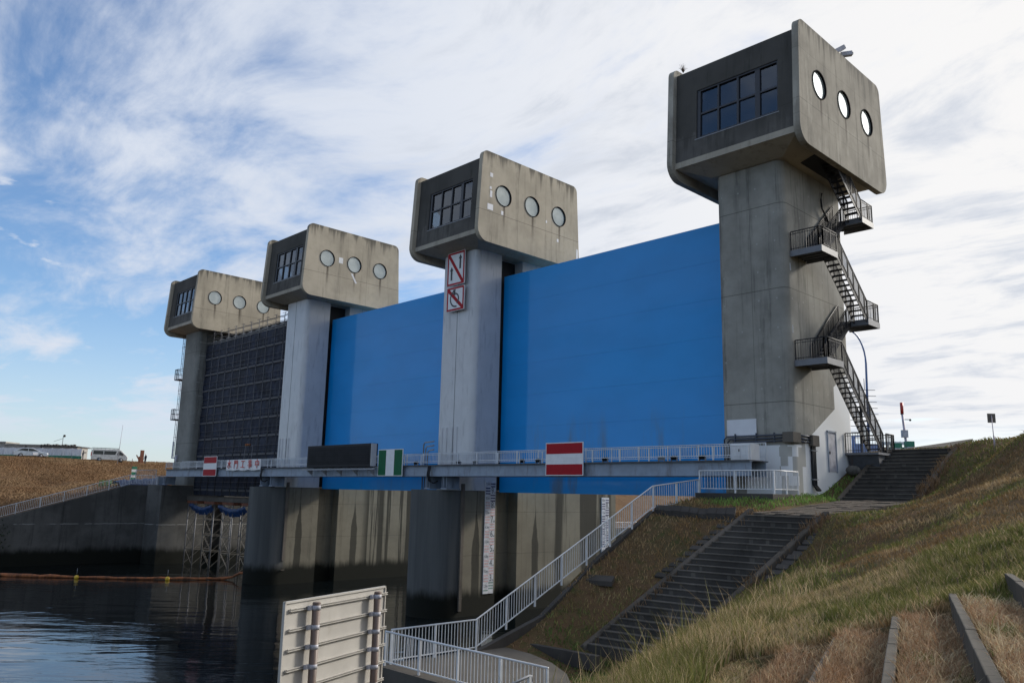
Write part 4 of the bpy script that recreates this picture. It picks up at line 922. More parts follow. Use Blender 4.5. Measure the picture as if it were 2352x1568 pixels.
for k in range(rows):
    f0, f1 = k / rows, (k + .94) / rows
    for m in range(6):
        g0, g1 = m / 6 + .004, (m + .97) / 6; q = [a0.lerp(c0, f0).lerp(a1.lerp(c1, f0), g0), a0.lerp(c0, f0).lerp(a1.lerp(c1, f0), g1), a0.lerp(c0, f1).lerp(a1.lerp(c1, f1), g1), a0.lerp(c0, f1).lerp(a1.lerp(c1, f1), g0)]
        dz_ = random.uniform(-.02, .03); b.prism([p + Vector((0, 0, dz_ - .12)) for p in q], (0, 0, 0), (0, 0, .16))
b.build('landing_pavement', 'paving', kind='structure')
b = MB()                                   # paved berm strip leading left from the landing, and stepped blocks beside the stairs
for k in range(9):
    f = k / 9; p = Vector((-5.8, -9.95, 8.22)).lerp(Vector((-1.7, -9.75, 8.2)), f); q = Vector((-5.8, -9.95, 8.22)).lerp(Vector((-1.7, -9.75, 8.2)), f + .108); w_ = Vector((-.4, .9, 0)) * .5
    qs = [p, q, q + w_, p + w_]
    for v in qs: v.z = float(tps(v.x, v.y)[0])
    b.prism(qs, (0, 0, -.2), (0, 0, .04 + random.uniform(-.03, .03)))
b.build('berm_path', 'stair_concrete', kind='structure')
bl_ = []
for side, cnt in ((-1, 11), (1, 15)):
    b = MB()
    for k in range(cnt):
        f = .50 + .48 * k / cnt if side < 0 else .45 + .53 * k / cnt
        p = (Vector(SL[0]).lerp(Vector(SL[2]), f) + Vector((-.42 - .5, 0, 0))) if side < 0 else (Vector(SL[1]).lerp(Vector(SL[3]), f) + Vector((.42, 0, 0)))
        p.z += .05 + random.uniform(-.03, .04); b.obox(p + Vector((.25, .1, -.1)), (1, .1, 0), (-.08, .86, .5), (0, -.5, .86), .24, .15, .12)
    b.build('edge_blocks', 'stair_concrete', label='row of broken concrete edging blocks on the %s side of the long dark stairs' % ('left' if side < 0 else 'right'), cat='edging', bevel=.02)
b = MB(); f = .28
p = Vector((-5.9, -14.7, 4.75)); p.z = float(tps(-5.2, -14.3)[0]); b.prism([p, p + Vector((1.1, .35, 0)), p + Vector((1.0, .65, .2)), p + Vector((-.1, .3, .2))], (0, 0, -.25), (0, 0, -.05)); b.build('drain_cover', 'stair_concrete', label='half buried dark concrete slab in the grass left of the long stairs', cat='slab')
# ------------------------------------------------------------------ sign seen from behind
A, B = dep(653, 1382, 15.6), dep(885, 1347, 18.7); A, B = Vector(A), Vector(B); A.z = B.z = 6.65; ud = (B - A).normalized(); nd = Vector((-ud.y, ud.x, 0)) * -1
if nd.dot(Vector(CAM) - A) < 0: nd = -nd
Ls = (B - A).length; sg = thing('signboard', (A + B) / 2 + Vector((0, 0, -3.6)), 'large pale metal signboard seen from behind on two brown posts at the water edge', 'signboard')
def slabm(p, q, z0, z1, n0, n1): 
    b = MB(); return b.prism([p + nd * n0 + Vector((0, 0, z0 - p.z)), q + nd * n0 + Vector((0, 0, z0 - q.z)), q + nd * n1 + Vector((0, 0, z0 - q.z)), p + nd * n1 + Vector((0, 0, z0 - p.z))], (0, 0, 0), (0, 0, z1 - z0))
slabm(A, B, 4.0, 6.65, -.03, 0).build('panel', 'sign_back', sg)
b = MB()
for p, q in ((A, A + ud * .035), (B - ud * .035, B)): b.prism([p + nd * .001 + Vector((0, 0, -2.65)), q + nd * .001 + Vector((0, 0, -2.65)), q + nd * .03 + Vector((0, 0, -2.65)), p + nd * .03 + Vector((0, 0, -2.65))], (0, 0, 0), (0, 0, 2.65))
b.prism([A + nd * .001 + Vector((0, 0, -.04)), B + nd * .001 + Vector((0, 0, -.04)), B + nd * .03 + Vector((0, 0, -.04)), A + nd * .03 + Vector((0, 0, -.04))], (0, 0, 0), (0, 0, .04)); b.build('edge_frame', 'sign_back', sg)
rz = [6.65 - .17 - .37 * k for k in range(7)]
for z in rz:
    b = MB()
    for dz_ in (-.028, .012): b.prism([A + ud * .14 + nd * .031 + Vector((0, 0, z + dz_ - A.z)), B + ud * .03 + nd * .031 + Vector((0, 0, z + dz_ - B.z)), B + ud * .03 + nd * .062 + Vector((0, 0, z + dz_ - B.z)), A + ud * .14 + nd * .062 + Vector((0, 0, z + dz_ - A.z))], (0, 0, 0), (0, 0, .016))
    b.prism([A + ud * .14 + nd * .002 + Vector((0, 0, z - .035 - A.z)), B + ud * .03 + nd * .002 + Vector((0, 0, z - .035 - B.z)), B + ud * .03 + nd * .03 + Vector((0, 0, z - .035 - B.z)), A + ud * .14 + nd * .03 + Vector((0, 0, z - .035 - A.z))], (0, 0, 0), (0, 0, .05)); b.build('rail', 'sign_back', sg)
for f in (.225, .845):
    c = A + ud * (Ls * f) + nd * .165; b = MB(); b.tube([(c.x, c.y, 2.4), (c.x, c.y, 6.56)], .083, 16); ps = b.build('post', 'post_brown', sg)
    b = MB(); b.tube([(c.x, c.y, 6.555), (c.x, c.y, 6.58)], [.088, .07], 16); b.build('cap', 'post_brown', ps)
    for z in rz:
        b = MB(); b.tube([(c.x, c.y, z - .05), (c.x, c.y, z + .04)], .0865, 20); b.obox(c - ud * .12 - nd * .06 + Vector((0, 0, z - c.z)), ud, nd, (0, 0, 1), .05, .03, .042); b.build('clamp', 'pole_grey', ps)
# ------------------------------------------------------------------ boom and buoys
bp = [(-72.5, -26.5), (-68.7, -21.6), (-66, -19.2), (-63.4, -16.6), (-60.5, -13.6), (-58.2, -10.6), (-56.8, -8.4), (-55.6, -6.4)]
pts = []; 
for k in range(len(bp) - 1):
    for j in range(4): f = j / 4; pts.append((bp[k][0] + (bp[k + 1][0] - bp[k][0]) * f + random.uniform(-.08, .08), bp[k][1] + (bp[k + 1][1] - bp[k][1]) * f, .72 + random.uniform(-.04, .05)))
pts += [(-55.4, -6.2, .85), (-54.6, -5.9, 1.25), (-53.9, -5.6, 1.35)]
b = MB(); b.tube(pts, [random.uniform(.10, .165) * (1.25 if k < 10 else .9) for k in range(len(pts))], 9); b.build('oil_boom', 'boom_orange', label='weathered orange floating boom strung across the dark water to the pier', cat='boom')
for k, (x, y) in enumerate(((-72.0, -26.3), (-63.25, -17.0), (-58.1, -11.0))):
    t = thing('buoy', (x, y, .6), ['yellow round buoy at the left edge of the photo beside the orange boom', 'yellow round buoy in the middle of the orange boom', 'yellow round buoy nearest to the steel trestle'][k], 'buoy', 'yellow buoys on the boom'); r = .2
    b = MB(); b.sphere((x, y, .72), r, 12, 8); b.build('float', 'buoy_yellow', t); b = MB(); b.tube([(x, y, 1.0), (x, y, 1.5)], .018, 5); b.build('spike', 'galv', t)
# ------------------------------------------------------------------ scaffolding in the far bay
sc = thing('scaffolding', (-64, -2.5, 8), 'dark netted scaffolding covering the far gate bay from walkway to roof', 'scaffolding')
x0, x1, yf = -73.85, -54.15, -2.6; zb, lift, nl = 8.0, 1.83, 9
b = MB(); nxx, nzz = 44, 40
gx = np.linspace(x0, x1, nxx + 1); gz = np.linspace(zb, 24.9, nzz + 1)
vs = [(x, yf + .04 + .07 * math.sin(x * 3.43) ** 2 * math.cos(z * 1.72) + random.uniform(0, .02), z) for z in gz for x in gx]
b.add(vs, [(j * (nxx + 1) + i, j * (nxx + 1) + i + 1, (j + 1) * (nxx + 1) + i + 1, (j + 1) * (nxx + 1) + i) for j in range(nzz) for i in range(nxx)]); b.build('safety_net', 'scaffold_net', sc)
for k in range(12):
    x = x0 + (x1 - x0) * k / 11; b = MB(); b.tube([(x, yf - .03, zb), (x, yf - .03, 26.1 + .2)], .028, 5); b.tube([(x, yf + .9, 24.6), (x, yf + .9, 26.3)], .024, 5)
    for z in (25.6, 26.2): b.bar((x, yf - .03, z), (x, yf + .9, z), .035)
    b.bar((x - .5, yf - .03, 26.3), (x + .3, yf - .03, 26.3), .03); b.build('standard', 'scaffold_steel', sc)
for k in range(nl + 1):
    z = zb + .45 + lift * k; b = MB()
    b.tube([(x0, yf - .06, z + 1.0), (x1, yf - .06, z + 1.0)], .02, 5); b.tube([(x0, yf - .06, z + .5), (x1, yf - .06, z + .5)], .016, 5); b.build('ledger', 'scaffold_steel', sc)
    b = MB()
    for j in range(11): xa = x0 + (x1 - x0) * j / 11; xb = x0 + (x1 - x0) * (j + 1) / 11; b.box(xa + .14, xb - .14, yf - .05, yf + .03, z + .04 + random.uniform(-.01, .01), z + .22)
    b.build('toe_board', 'plank', sc)
for z in (25.0, 25.5, 26.0):
    b = MB(); b.tube([(x0, yf - .05, z), (x1, yf - .05, z)], .028 if z == 26.0 else .02, 5); b.build('guard_rail', 'scaffold_steel', sc)
b = MB(); b.add([(x0 + .5 + 19 * k / 30, yf + .5 + .08 * math.sin(k * 1.9), 24.7 + j * (.75 + .12 * math.sin(k * 2.3))) for j in (0, 1) for k in range(31)], [(k, k + 1, 32 + k, 31 + k) for k in range(30)]); b.build('loose_sheet', 'hut_wall', sc)
b = MB(); b.box(x0, x1, -3.3, -2.9, 7.42, 7.9); b.box(x0, x1, -3.45, -2.75, 7.40, 7.44); b.box(x0, x1, -3.45, -2.75, 7.88, 7.92); b.build('beam', 'kerb_concrete', sc)
tr_g = 'lattice support towers under the scaffolding'
for k, (x, lab) in enumerate(((-72.9, 'leftmost of the steel lattice support towers under the scaffolding'), (-68.6, 'second steel lattice support tower from the left below the scaffolding'), (-64.3, 'third steel lattice support tower from the left below the scaffolding'), (-60.0, 'steel lattice support tower next to the middle pier below the scaffolding'))):
    t = thing('trestle_tower', (x, -2.5, .4), lab, 'support tower', tr_g); wd = 1.05
    for (a, c) in ((0, 0), (1, 0), (0, 1), (1, 1)):
        b = MB(); b.tube([(x + a * wd * 2, -3.4 + c * 1.9, -.5), (x + a * wd * 2, -3.4 + c * 1.9, 7.1)], .06, 6); b.build('leg', 'scaffold_pale' if (a == 0 and k % 2) else 'scaffold_steel', t)
    b = MB()
    for j in range(4):
        z0, z1 = .7 + 1.6 * j, 2.3 + 1.6 * j
        for y in (-3.4, -1.5): b.bar((x, y, z0), (x + 2 * wd, y, z1), .035); b.bar((x + 2 * wd, y, z0), (x, y, z1), .035); b.bar((x, y, z1), (x + 2 * wd, y, z1), .05)
        for xx in (x, x + 2 * wd): b.bar((xx, -3.4, z0), (xx, -1.5, z1), .035); b.bar((xx, -3.4, z1), (xx, -1.5, z1), .05)
    b.build('bracing', 'scaffold_pale', t)
    b = MB(); b.box(x - .2, x + 2 * wd + .2, -3.5, -1.4, 7.12, 7.38); b.build('head_beam', 'rust', t)
for k, (xa, xb) in enumerate(((-72.2, -66.5), (-65.2, -59.0))):
    b = MB(); n = 20; vs = []
    for j in range(5):
        for i in range(n + 1): f = i / n; sag = math.sin(math.pi * f); vs.append((xa + (xb - xa) * f, -3.5 - .15 * math.sin(j * 1.2) - .1 * math.sin(i * 1.7), 7.15 - .38 * sag - j * .15 * (1 + .4 * sag) - .05 * math.sin(i * 2.1 + j)))
    b.add(vs, [(j * (n + 1) + i, j * (n + 1) + i + 1, (j + 1) * (n + 1) + i + 1, (j + 1) * (n + 1) + i) for j in range(4) for i in range(n)], True); b.build('tarpaulin', 'tarp_blue', label='sagging blue tarpaulin slung under the scaffolding, %s one' % ('left' if k == 0 else 'right'), cat='tarpaulin', group='blue tarpaulins under the scaffolding')
# traffic-cone-like marker and lamps on the walkway near the scaffold
t = thing('work_lamp', (-58, -4.3, 10.7), 'small frame with orange lamps standing on the walkway before the scaffolding', 'lamp'); b = MB()
for x in (-58.8, -57.3): b.tube([(x, -4.4, 10.7), (x + .3, -4.4, 13.0)], .04, 5)
b.bar((-58.5, -4.4, 12.9), (-57.0, -4.4, 12.9), .05); b.build('stand', 'scaffold_steel', t); b = MB(); [b.sphere((-58.3 + .4 * k, -4.5, 13.0), .11, 8, 6) for k in range(3)]; b.build('lamp', 'boom_orange', t)
# ------------------------------------------------------------------ ladder on the farthest tower
la = thing('cage_ladder', (-78.2, -3.3, 11), 'thin caged ladder on the left side of the farthest tower', 'ladder'); b = MB()
for dx_ in (-.45, .0): b.tube([(-78.3 + dx_, -3.4, 12.2), (-78.3 + dx_, -3.4, 27.0)], .03, 5)
b.build('rails', 'ladder_blue', la)
for k in range(24): b = MB(); b.bar((-78.75, -3.4, 12.4 + .6 * k), (-78.3, -3.4, 12.4 + .6 * k), .025); b.build('rung', 'ladder_blue', la)
for z in (14.5, 17.2, 20.0, 22.6, 25.2): b = MB(); b.bar((-78.9, -3.4, z), (-77.9, -3.3, z), .05); b.build('bracket', 'ladder_blue', la)
for z in (21.3, 16.6):
    b = MB(); b.box(-79.1, -77.95, -3.9, -2.9, z - .12, z)
    for (x, y) in ((-79.08, -3.88), (-78.5, -3.88), (-77.97, -3.88), (-79.08, -2.92)): b.bar((x, y, z), (x, y, z + 1.15), .05)
    for zz in (.6, 1.15): b.bar((-79.08, -3.88, z + zz), (-77.97, -3.88, z + zz), .05); b.bar((-79.08, -3.88, z + zz), (-79.08, -2.92, z + zz), .05)
    for k in range(7): b.bar((-79.0 + k * .16, -3.88, z), (-79.0 + k * .16, -3.88, z + 1.1), .02)
    b.build('platform', 'ladder_blue', la)
b = MB()
for k in range(2): b.tube([(-78.6 + .22 * k, -3.5, 14), (-78.6 + .22 * k, -3.5, 12.4), (-78.4 + .2 * k, -3.6, 12.1), (-76.9, -3.7, 12.05 + .1 * k)], .05, 6)
b.box(-76.95, -76.6, -3.8, -3.62, 11.7, 12.4); b.build('conduit', 'pole_grey', la)
# ------------------------------------------------------------------ left bank: vehicles, people, site
def zfar(x, y):
    d = -78.3 - x; wt0 = float(wall_top(y)); bn0 = max(wt0 + .1, min(8.2, wt0 + 5))
    z = wt0 - .1 + (bn0 - wt0 + .1) * min(1, max(0, d / 14)) ** .9 if d < 14 else (bn0 if d < 19 else bn0 + (12.3 - bn0) * min(1, (d - 19) / 19))
    return 12.3 + .75 * min(1, (d - 38) / 16) if d > 38 else z
def onfar(u, v, D):
    p = dep(u, v, D); return Vector((p[0], p[1], zfar(p[0], p[1])))
HD = Vector((.30, .954, 0)); HS_ = Vector((.954, -.30, 0))          # along / across the far crest road (HS_ faces the camera)
def vehicle(loc, d, name, label, cat, prof, wheels, width, mat, glass, extra=None):
    t = thing(name, loc, label, cat); s = Vector((d.y, -d.x, 0)); P = lambda a, b, z: loc + d * a + s * b + Vector((0, 0, z)); hw = width / 2
    b = MB(); b.prism([P(a, -hw, z) for a, z in prof], (0, 0, 0), s * width); b.build('body', mat, t, bevel=.07, seg=3)
    for g in glass:
        b = MB()
        for sd_ in (-1, 1): b.prism([P(a, sd_ * (hw - .01), z) for a, z in g], (0, 0, 0), s * (sd_ * .02))
        b.build('window', 'car_glass', t)
    for a in wheels:
        for sd_ in (-1, 1):
            c = P(a, sd_ * (hw - .1), .33); b = MB(); b.tube([c - s * .11 * sd_, c + s * .125 * sd_], .33, 16); wh = b.build('wheel', 'tyre', t)
            b = MB(); b.tube([c + s * .128 * sd_, c + s * .14 * sd_], .2, 12); b.build('rim', 'galv', wh)
    if extra: extra(t, P, hw)
    return t
cl = onfar(70, 1056, 127)
def carx(t, P, hw):
    for sd_ in (-1, 1):
        b = MB(); b.sphere(P(2.18, sd_ * .62, .68), .14, 8, 6); b.build('headlight', 'white_paint', t)
        b = MB(); b.sphere(P(-2.2, sd_ * .62, .85), .13, 8, 6); b.build('tail_light', 'lamp_red', t)
    b = MB(); b.box(*(lambda c: (c.x - .1, c.x + .1, c.y - .35, c.y + .35, c.z - .2, c.z + .2))(P(.6, hw + .01, .62))); b.build('door_panel', 'sheet_white', t)
vehicle(cl, HD, 'parked_car', 'silver car parked on the grassy far dike before white fence sheets', 'car',
        [(-2.3, .28), (2.3, .28), (2.34, .62), (2.1, .84), (1.25, 1.0), (.3, 1.44), (-.5, 1.52), (-1.5, 1.42), (-2.2, 1.08), (-2.36, .9)], (-1.38, 1.38), 1.72, 'car_silver',
        [[(1.05, 1.02), (.30, 1.36), (-.35, 1.43), (-.35, 1.0)], [(-.42, 1.0), (-.42, 1.43), (-1.3, 1.36), (-1.75, 1.08)]], carx)
vl = onfar(251, 1057, 128)
def vanx(t, P, hw):
    b = MB()
    for sd_ in (-1, 1): b.bar(P(-2.6, sd_ * .6, 2.12), P(1.2, sd_ * .6, 2.12), .05)
    for k in range(7): b.bar(P(-2.5 + .6 * k, -.7, 2.1), P(-2.5 + .6 * k, .7, 2.1), .05, .05); b.bar(P(-2.5 + .6 * k, .6, 1.95), P(-2.5 + .6 * k, .6, 2.12), .04)
    b.build('roof_rack', 'black_metal', t)
    b = MB(); b.prism([P(-2.62, -.8, 1.95), P(-2.62, .8, 1.95), P(-4.1, .8, 2.12), P(-4.1, -.8, 2.12)], (0, 0, 0), (0, 0, .08)); tg = b.build('tailgate', 'van_white', t)
    b = MB(); b.prism([P(-2.9, -.6, 1.955), P(-2.9, .6, 1.955), P(-3.8, .6, 2.06), P(-3.8, -.6, 2.06)], (0, 0, 0), (0, 0, -.02)); b.build('window', 'car_glass', tg)
    b = MB(); b.prism([P(-2.64, -.75, .5), P(-2.64, .75, .5), P(-2.64, .75, 1.85), P(-2.64, -.75, 1.85)], (0, 0, 0), HD * -.02); b.build('load_opening', 'interior', t)
    for sd_ in (-1, 1):
        b = MB(); c = P(-2.6, sd_ * .78, 1.15); b.box(c.x - .07, c.x + .07, c.y - .09, c.y + .09, c.z - .3, c.z + .3); b.build('tail_light', 'lamp_red', t)
        b = MB(); b.sphere(P(2.42, sd_ * .62, .8), .17, 8, 6); b.build('headlight', 'white_paint', t)
        b = MB(); c = P(1.75, sd_ * (hw + .12), 1.2); b.box(c.x - .07, c.x + .07, c.y - .1, c.y + .1, c.z - .12, c.z + .15); b.build('mirror', 'black_metal', t)
vehicle(vl, HD, 'parked_van', 'white delivery van with roof rack and raised tailgate on the far dike', 'van',
        [(-2.62, .30), (2.5, .30), (2.58, .8), (2.35, 1.05), (1.55, 1.85), (1.1, 1.97), (-2.4, 1.97), (-2.6, 1.75)], (-1.45, 1.6), 1.72, 'van_white',
        [[(-2.4, 1.12), (-.95, 1.12), (-.95, 1.68), (-2.3, 1.68)], [(-.85, 1.12), (.75, 1.12), (.95, 1.68), (-.85, 1.68)], [(1.0, 1.10), (2.0, 1.10), (1.42, 1.68), (1.15, 1.68)]], vanx)
def person(loc, face, label, top, leg, h=1.66, arms=((.02, -.42, 0), (.02, -.42, 0)), hat=None):
    k = h / 1.7; f = Vector(face).normalized(); s = Vector((f.y, -f.x, 0)); Q = lambda a, b, z: (loc + s * (a * k) + f * (b * k) + Vector((0, 0, z * k)))
    V, R_, E_ = [], [], []
    def add(p, r, prev=None):
        V.append(p); R_.append(r * k)
        if prev is not None: E_.append((prev, len(V) - 1))
        return len(V) - 1
    pv = add(Q(0, 0, .92), .14); ch = add(Q(0, 0, 1.15), .135, pv); sh = add(Q(0, .01, 1.36), .15, ch); nk = add(Q(0, .02, 1.48), .06, sh); hd = add(Q(0, .04, 1.60), .095, nk)
    add(Q(0, .03, 1.68), .075, hd)
    for i, sg_ in enumerate((-1, 1)):
        hp = add(Q(sg_ * .10, 0, .86), .095, pv); kn = add(Q(sg_ * .12, .05, .48), .07, hp); an = add(Q(sg_ * .13, 0, .09), .05, kn); add(Q(sg_ * .14, .14, .04), .045, an)
        so_ = add(Q(sg_ * .20, 0, 1.36), .065, sh); ax, az, ay = arms[i]; el = add(Q(sg_ * (.25 + ax), .02 + ay * .4, 1.36 + az * .65), .05, so_); wr = add(Q(sg_ * (.25 + ax), .10 + ay, 1.36 + az * 1.25), .04, el)
        add(Q(sg_ * (.25 + ax), .13 + ay * 1.15, 1.36 + az * 1.45), .04, wr)
    me = bpy.data.meshes.new('person'); me.from_pydata([tuple(p - loc) for p in V], E_, []); o = bpy.data.objects.new('person', me); COL.objects.link(o); o.location = loc
    md = o.modifiers.new('skin', 'SKIN'); md.use_smooth_shade = True
    for i, r in enumerate(R_): me.skin_vertices[0].data[i].radius = (r, r)
    me.skin_vertices[0].data[0].use_root = True
    o.modifiers.new('sub', 'SUBSURF').levels = 1
    # convert to a plain mesh so that materials can follow the clothing
    dg = bpy.context.evaluated_depsgraph_get(); m2 = bpy.data.meshes.new_from_object(o.evaluated_get(dg)); o.modifiers.clear(); o.data = m2
    m2.materials.clear(); [m2.materials.append(M[x]) for x in (top, leg, 'skin')]
    for p in m2.polygons: z = p.center.z / k; p.material_index = 2 if z > 1.47 else (0 if z > .9 else 1); p.use_smooth = True
    tag(o, label, 'person')
    b = MB(); c = Q(0, .03, 1.66); b.sphere(c, .115 * k, 10, 6, (1, 1, .75)); b.build('helmet' if hat else 'hair', hat or 'cloth_dark', o)
    return o
person(onfar(334, 1056, 129), (.3, -.9, 0), 'person in dark clothes and white helmet standing on the far dike by rusty piles', 'cloth_dark', 'cloth_dark', 1.55, hat='helmet_white')
person(onfar(189, 1056, 127), (.2, .95, 0), 'person in grey workwear loading the rear of the white van', 'cloth_grey', 'cloth_grey', 1.6, arms=((.0, -.1, .35), (.0, .02, .35)), hat='helmet_white')
b = MB(); p = onfar(325, 1056, 131); b.box(p.x - .1, p.x + .1, p.y - .28, p.y + .28, p.z, p.z + 2.1); b.box(p.x - .08, p.x + .08, p.y - .5, p.y - .33, p.z, p.z + 1.1); b.bar(p + Vector((0, -.85, 1.3)), p + Vector((0, -.45, .6)), .14); b.build('pile', 'rust', label='rusty steel piles standing upright beside the person in dark clothes', cat='pile')
b = MB(); p = onfar(270, 1057, 124); b.tube([p, p + Vector((.05, .2, 6.0))], [.05, .03], 6); b.build('flagpole', 'pole_grey', label='tall bare thin pole in front of the white van', cat='pole')
fg = thing('site_fence', onfar(90, 1052, 141), 'white sheet fence with green lower band behind the silver car', 'fence')
p0, p1 = onfar(-40, 1052, 142), onfar(186, 1052, 140); n = 10
for k in range(n):
    a, c = p0.lerp(p1, k / n), p0.lerp(p1, (k + .97) / n); zg = 13.0; b = MB(); m = 6
    b.add([Vector((a.lerp(c, i / m).x + .12 * math.sin(i * 2.1 + j), a.lerp(c, i / m).y, zg + .75 + j * 1.25 - (.10 * math.sin(math.pi * i / m) if j else 0))) for j in (0, 1) for i in range(m + 1)], [(i, i + 1, m + 2 + i, m + 1 + i) for i in range(m)]); b.build('sheet', 'sheet_white', fg)
    b = MB(); b.tube([a + Vector((.05, 0, zg - a.z)), a + Vector((.05, 0, zg - a.z + 2.05))], .04, 5); b.build('post', 'pole_grey', fg)
    b = MB(); b.add([Vector((q.x + .4, q.y, zg + h_)) for h_ in (0, .72) for q in (a, c)], [(0, 1, 3, 2)]); 
    for i in range(3): f = .2 + .27 * i; q = a.lerp(c, f); b.prism([Vector((q.x + .45, q.y - .35, zg)), Vector((q.x + .45, q.y + .35, zg)), Vector((q.x + .45, q.y, zg + .65))], (0, 0, 0), (.05, 0, 0))
    b.build('barrier', 'barrier_green', fg)
for k, (ua, ub, vt, rf, lab) in enumerate(((-30, 8, 1017, 0, 'beige site hut at the left edge of the photo behind the white fence'), (9, 55, 1022, 0, 'long low beige site hut behind the silver car'), (57, 90, 1022, 0, 'small boxy beige site hut behind the car bonnet'), (93, 175, 1024, 1, 'site hut with dark sloping roof and white sign band left of the van'))):
    a, c = onfar(ua, 1052, 158), onfar(ub, 1052, 158); zt = 8.77 + (1112 - vt) * 158 / FPX; t = thing('site_hut', (a.x, a.y, 13), lab, 'hut', 'site huts on the far dike')
    dd = (c - a); dd.z = 0; L = dd.length; dd.normalize(); nn = Vector((-dd.y, dd.x, 0)); b = MB(); b.obox(a + dd * (L / 2) + nn * 2 + Vector((0, 0, (13 + zt - .25) / 2 - a.z)), dd, nn, (0, 0, 1), L / 2, 2, (zt - .25 - 13) / 2); b.build('wall', 'hut_wall', t)
    b = MB(); b.obox(a + dd * (L / 2) + nn * 2 + Vector((0, 0, zt - .12 - a.z)), dd, nn, (0, 0, 1), L / 2 + .2, 2.25, .12)
    if rf:
        for i in range(12): q = a + dd * (L * i / 12); b.obox(q + Vector((0, 0, zt + .1 - a.z)), dd, nn, (0, 0, 1), .12, .3, .1 + .06 * (i % 3))
    b.build('roof', 'hut_dark' if rf else 'hut_wall', t)
    if rf: b = MB(); b.obox(a + dd * (L * .4) - nn * .06 + Vector((0, 0, zt - .9 - a.z)), dd, nn, (0, 0, 1), L * .22, .03, .3); b.build('sign_band', 'white_paint', t)
b = MB(); p = onfar(142, 1030, 157); b.tube([Vector((p.x, p.y, 13)), Vector((p.x, p.y, 18.0))], .05, 5); b.bar(Vector((p.x, p.y - 1.6, 16.9)), Vector((p.x, p.y, 17.6)), .06); b.sphere((p.x, p.y + .2, 18.1), .25, 8, 6); b.build('antenna', 'hut_dark', label='thin mast with a round head above the dark roofed site hut', cat='mast')
t = thing('banner_sign', onfar(305, 1112, 98), 'slim green and white upright banner sign beside a thin post on the far slope', 'sign'); p = onfar(305, 1112, 98); p.z = 8.95
for k in range(5): b = MB(); b.box(p.x - .05, p.x + .05, p.y - .3, p.y + .3, p.z + .55 + .33 * k, p.z + .86 + .33 * k); b.build('panel', 'barrier_green' if k % 2 == 0 else 'sign_white', t)
b = MB(); b.prism([(p.x, p.y - .45, p.z - .5), (p.x, p.y + .45, p.z - .5), (p.x, p.y, p.z + .6)], (0, 0, 0), (.3, 0, 0)); b.build('base', 'barricade_green', t); b = MB(); b.tube([p + Vector((0, -.55, -.8)), p + Vector((0, -.35, 3.1))], .035, 5); b.build('post', 'rust', t)
for k in range(6):
    p = onfar(231 + 9 * k, 1119 - k * .4, 94); p.z = 8.77 - (1119 - 1115) * 94 / FPX + .05; d = Vector((.6, .8, 0)); t = thing('barricade', p, ['green tube barricade at the left end of the row above the far railing', 'second green tube barricade from the left in the row', 'third green tube barricade from the left in the row', 'fourth green tube barricade from the left in the row', 'fifth green tube barricade from the left in the row', 'green tube barricade at the right end of the row'][k], 'barricade', 'green tube barricades above the far railing')
    b = MB()
    for sg_ in (-1, 1): b.tube([p + d * (.2 * sg_), p + d * (.14 * sg_) + Vector((0, 0, .75))], .055, 6)
    for z in (.25, .5, .75): b.bar(p - d * .2 + Vector((0, 0, z)), p + d * .2 + Vector((0, 0, z)), .08)
    b.build('frame', 'barricade_green', t)
b = MB(); nx = 12; q = Vector((-81.5, -6.6, 8.75)); vs = []
for j in range(7):
    for i in range(nx + 1): vs.append((q.x + j * .5, q.y - 2.2 + i * .45, q.z + 1.15 * math.sin(math.pi * min(1, j / 6 + .12)) * (.55 + .4 * i / nx) + .14 * math.sin(i * 2.3 + j * 1.7)))
b.add(vs, [(j * (nx + 1) + i, j * (nx + 1) + i + 1, (j + 1) * (nx + 1) + i + 1, (j + 1) * (nx + 1) + i) for j in range(6) for i in range(nx)], True); b.build('tarpaulin', 'tarp_blue', label='crumpled bright blue tarpaulin heap left of the farthest tower', cat='tarpaulin')
railing([(-79.6, -7.0, 8.8), (-79.0, -4.9, 8.9)], 'grey mesh fence panel beside the blue tarpaulin heap', h=1.8, post=1.6, bal=.1, name='mesh_fence', mat='pole_grey', cat='fence')
# dark bush at the left edge
b = MB(); c0_ = Vector((-73.6, -27, 3.2))
for k in range(900):
    v = Vector((random.gauss(0, .8), random.gauss(0, 1.0), random.gauss(0, .9))); c = Vector((-78.8, -21.2, 3.6)) + v; a = Vector((random.uniform(-1, 1), random.uniform(-1, 1), random.uniform(-1, 1))).normalized() * .16; e = a.cross(Vector((random.uniform(-1, 1), 1, random.uniform(-1, 1)))).normalized() * .08
    b.add([c - a, c + e, c + a, c - e], [(0, 1, 2, 3)])
b.build('bush', 'dark_leaf', label='dark leafy bush at the left edge above the far wing wall', cat='bush')
# ------------------------------------------------------------------ right crest
lp_ = thing('street_lamp', dep(1998, 1038, 54), 'tall curved blue street lamp behind the steel staircase', 'street lamp'); q = Vector(dep(1996, 1038, 54)); q.z = 11.3
tp = Vector(dep(1989, 835, 54)); hd_ = Vector(dep(1950, 759, 54)); b = MB(); ps = [q, Vector((tp.x, tp.y, tp.z))]
for k in range(1, 9): a = math.radians(90 * k / 8); ps.append(Vector((tp.x, tp.y, tp.z)) + Vector((hd_.x - tp.x, hd_.y - tp.y, 0)) * (1 - math.cos(a)) + Vector((0, 0, (hd_.z - tp.z) * math.sin(a))))
b.tube(ps, [.10, .07] + [.055] * 8, 8); b.build('pole', 'lamp_blue', lp_)
b = MB(); dh = (ps[-1] - ps[-3]).normalized(); b.sphere(ps[-1] + dh * .22, .26, 10, 6, (1.2, 1.2, .45)); b.build('lamp_head', 'pole_grey', lp_)
r_ = Vector((RT[0], RT[1], 0)).normalized()
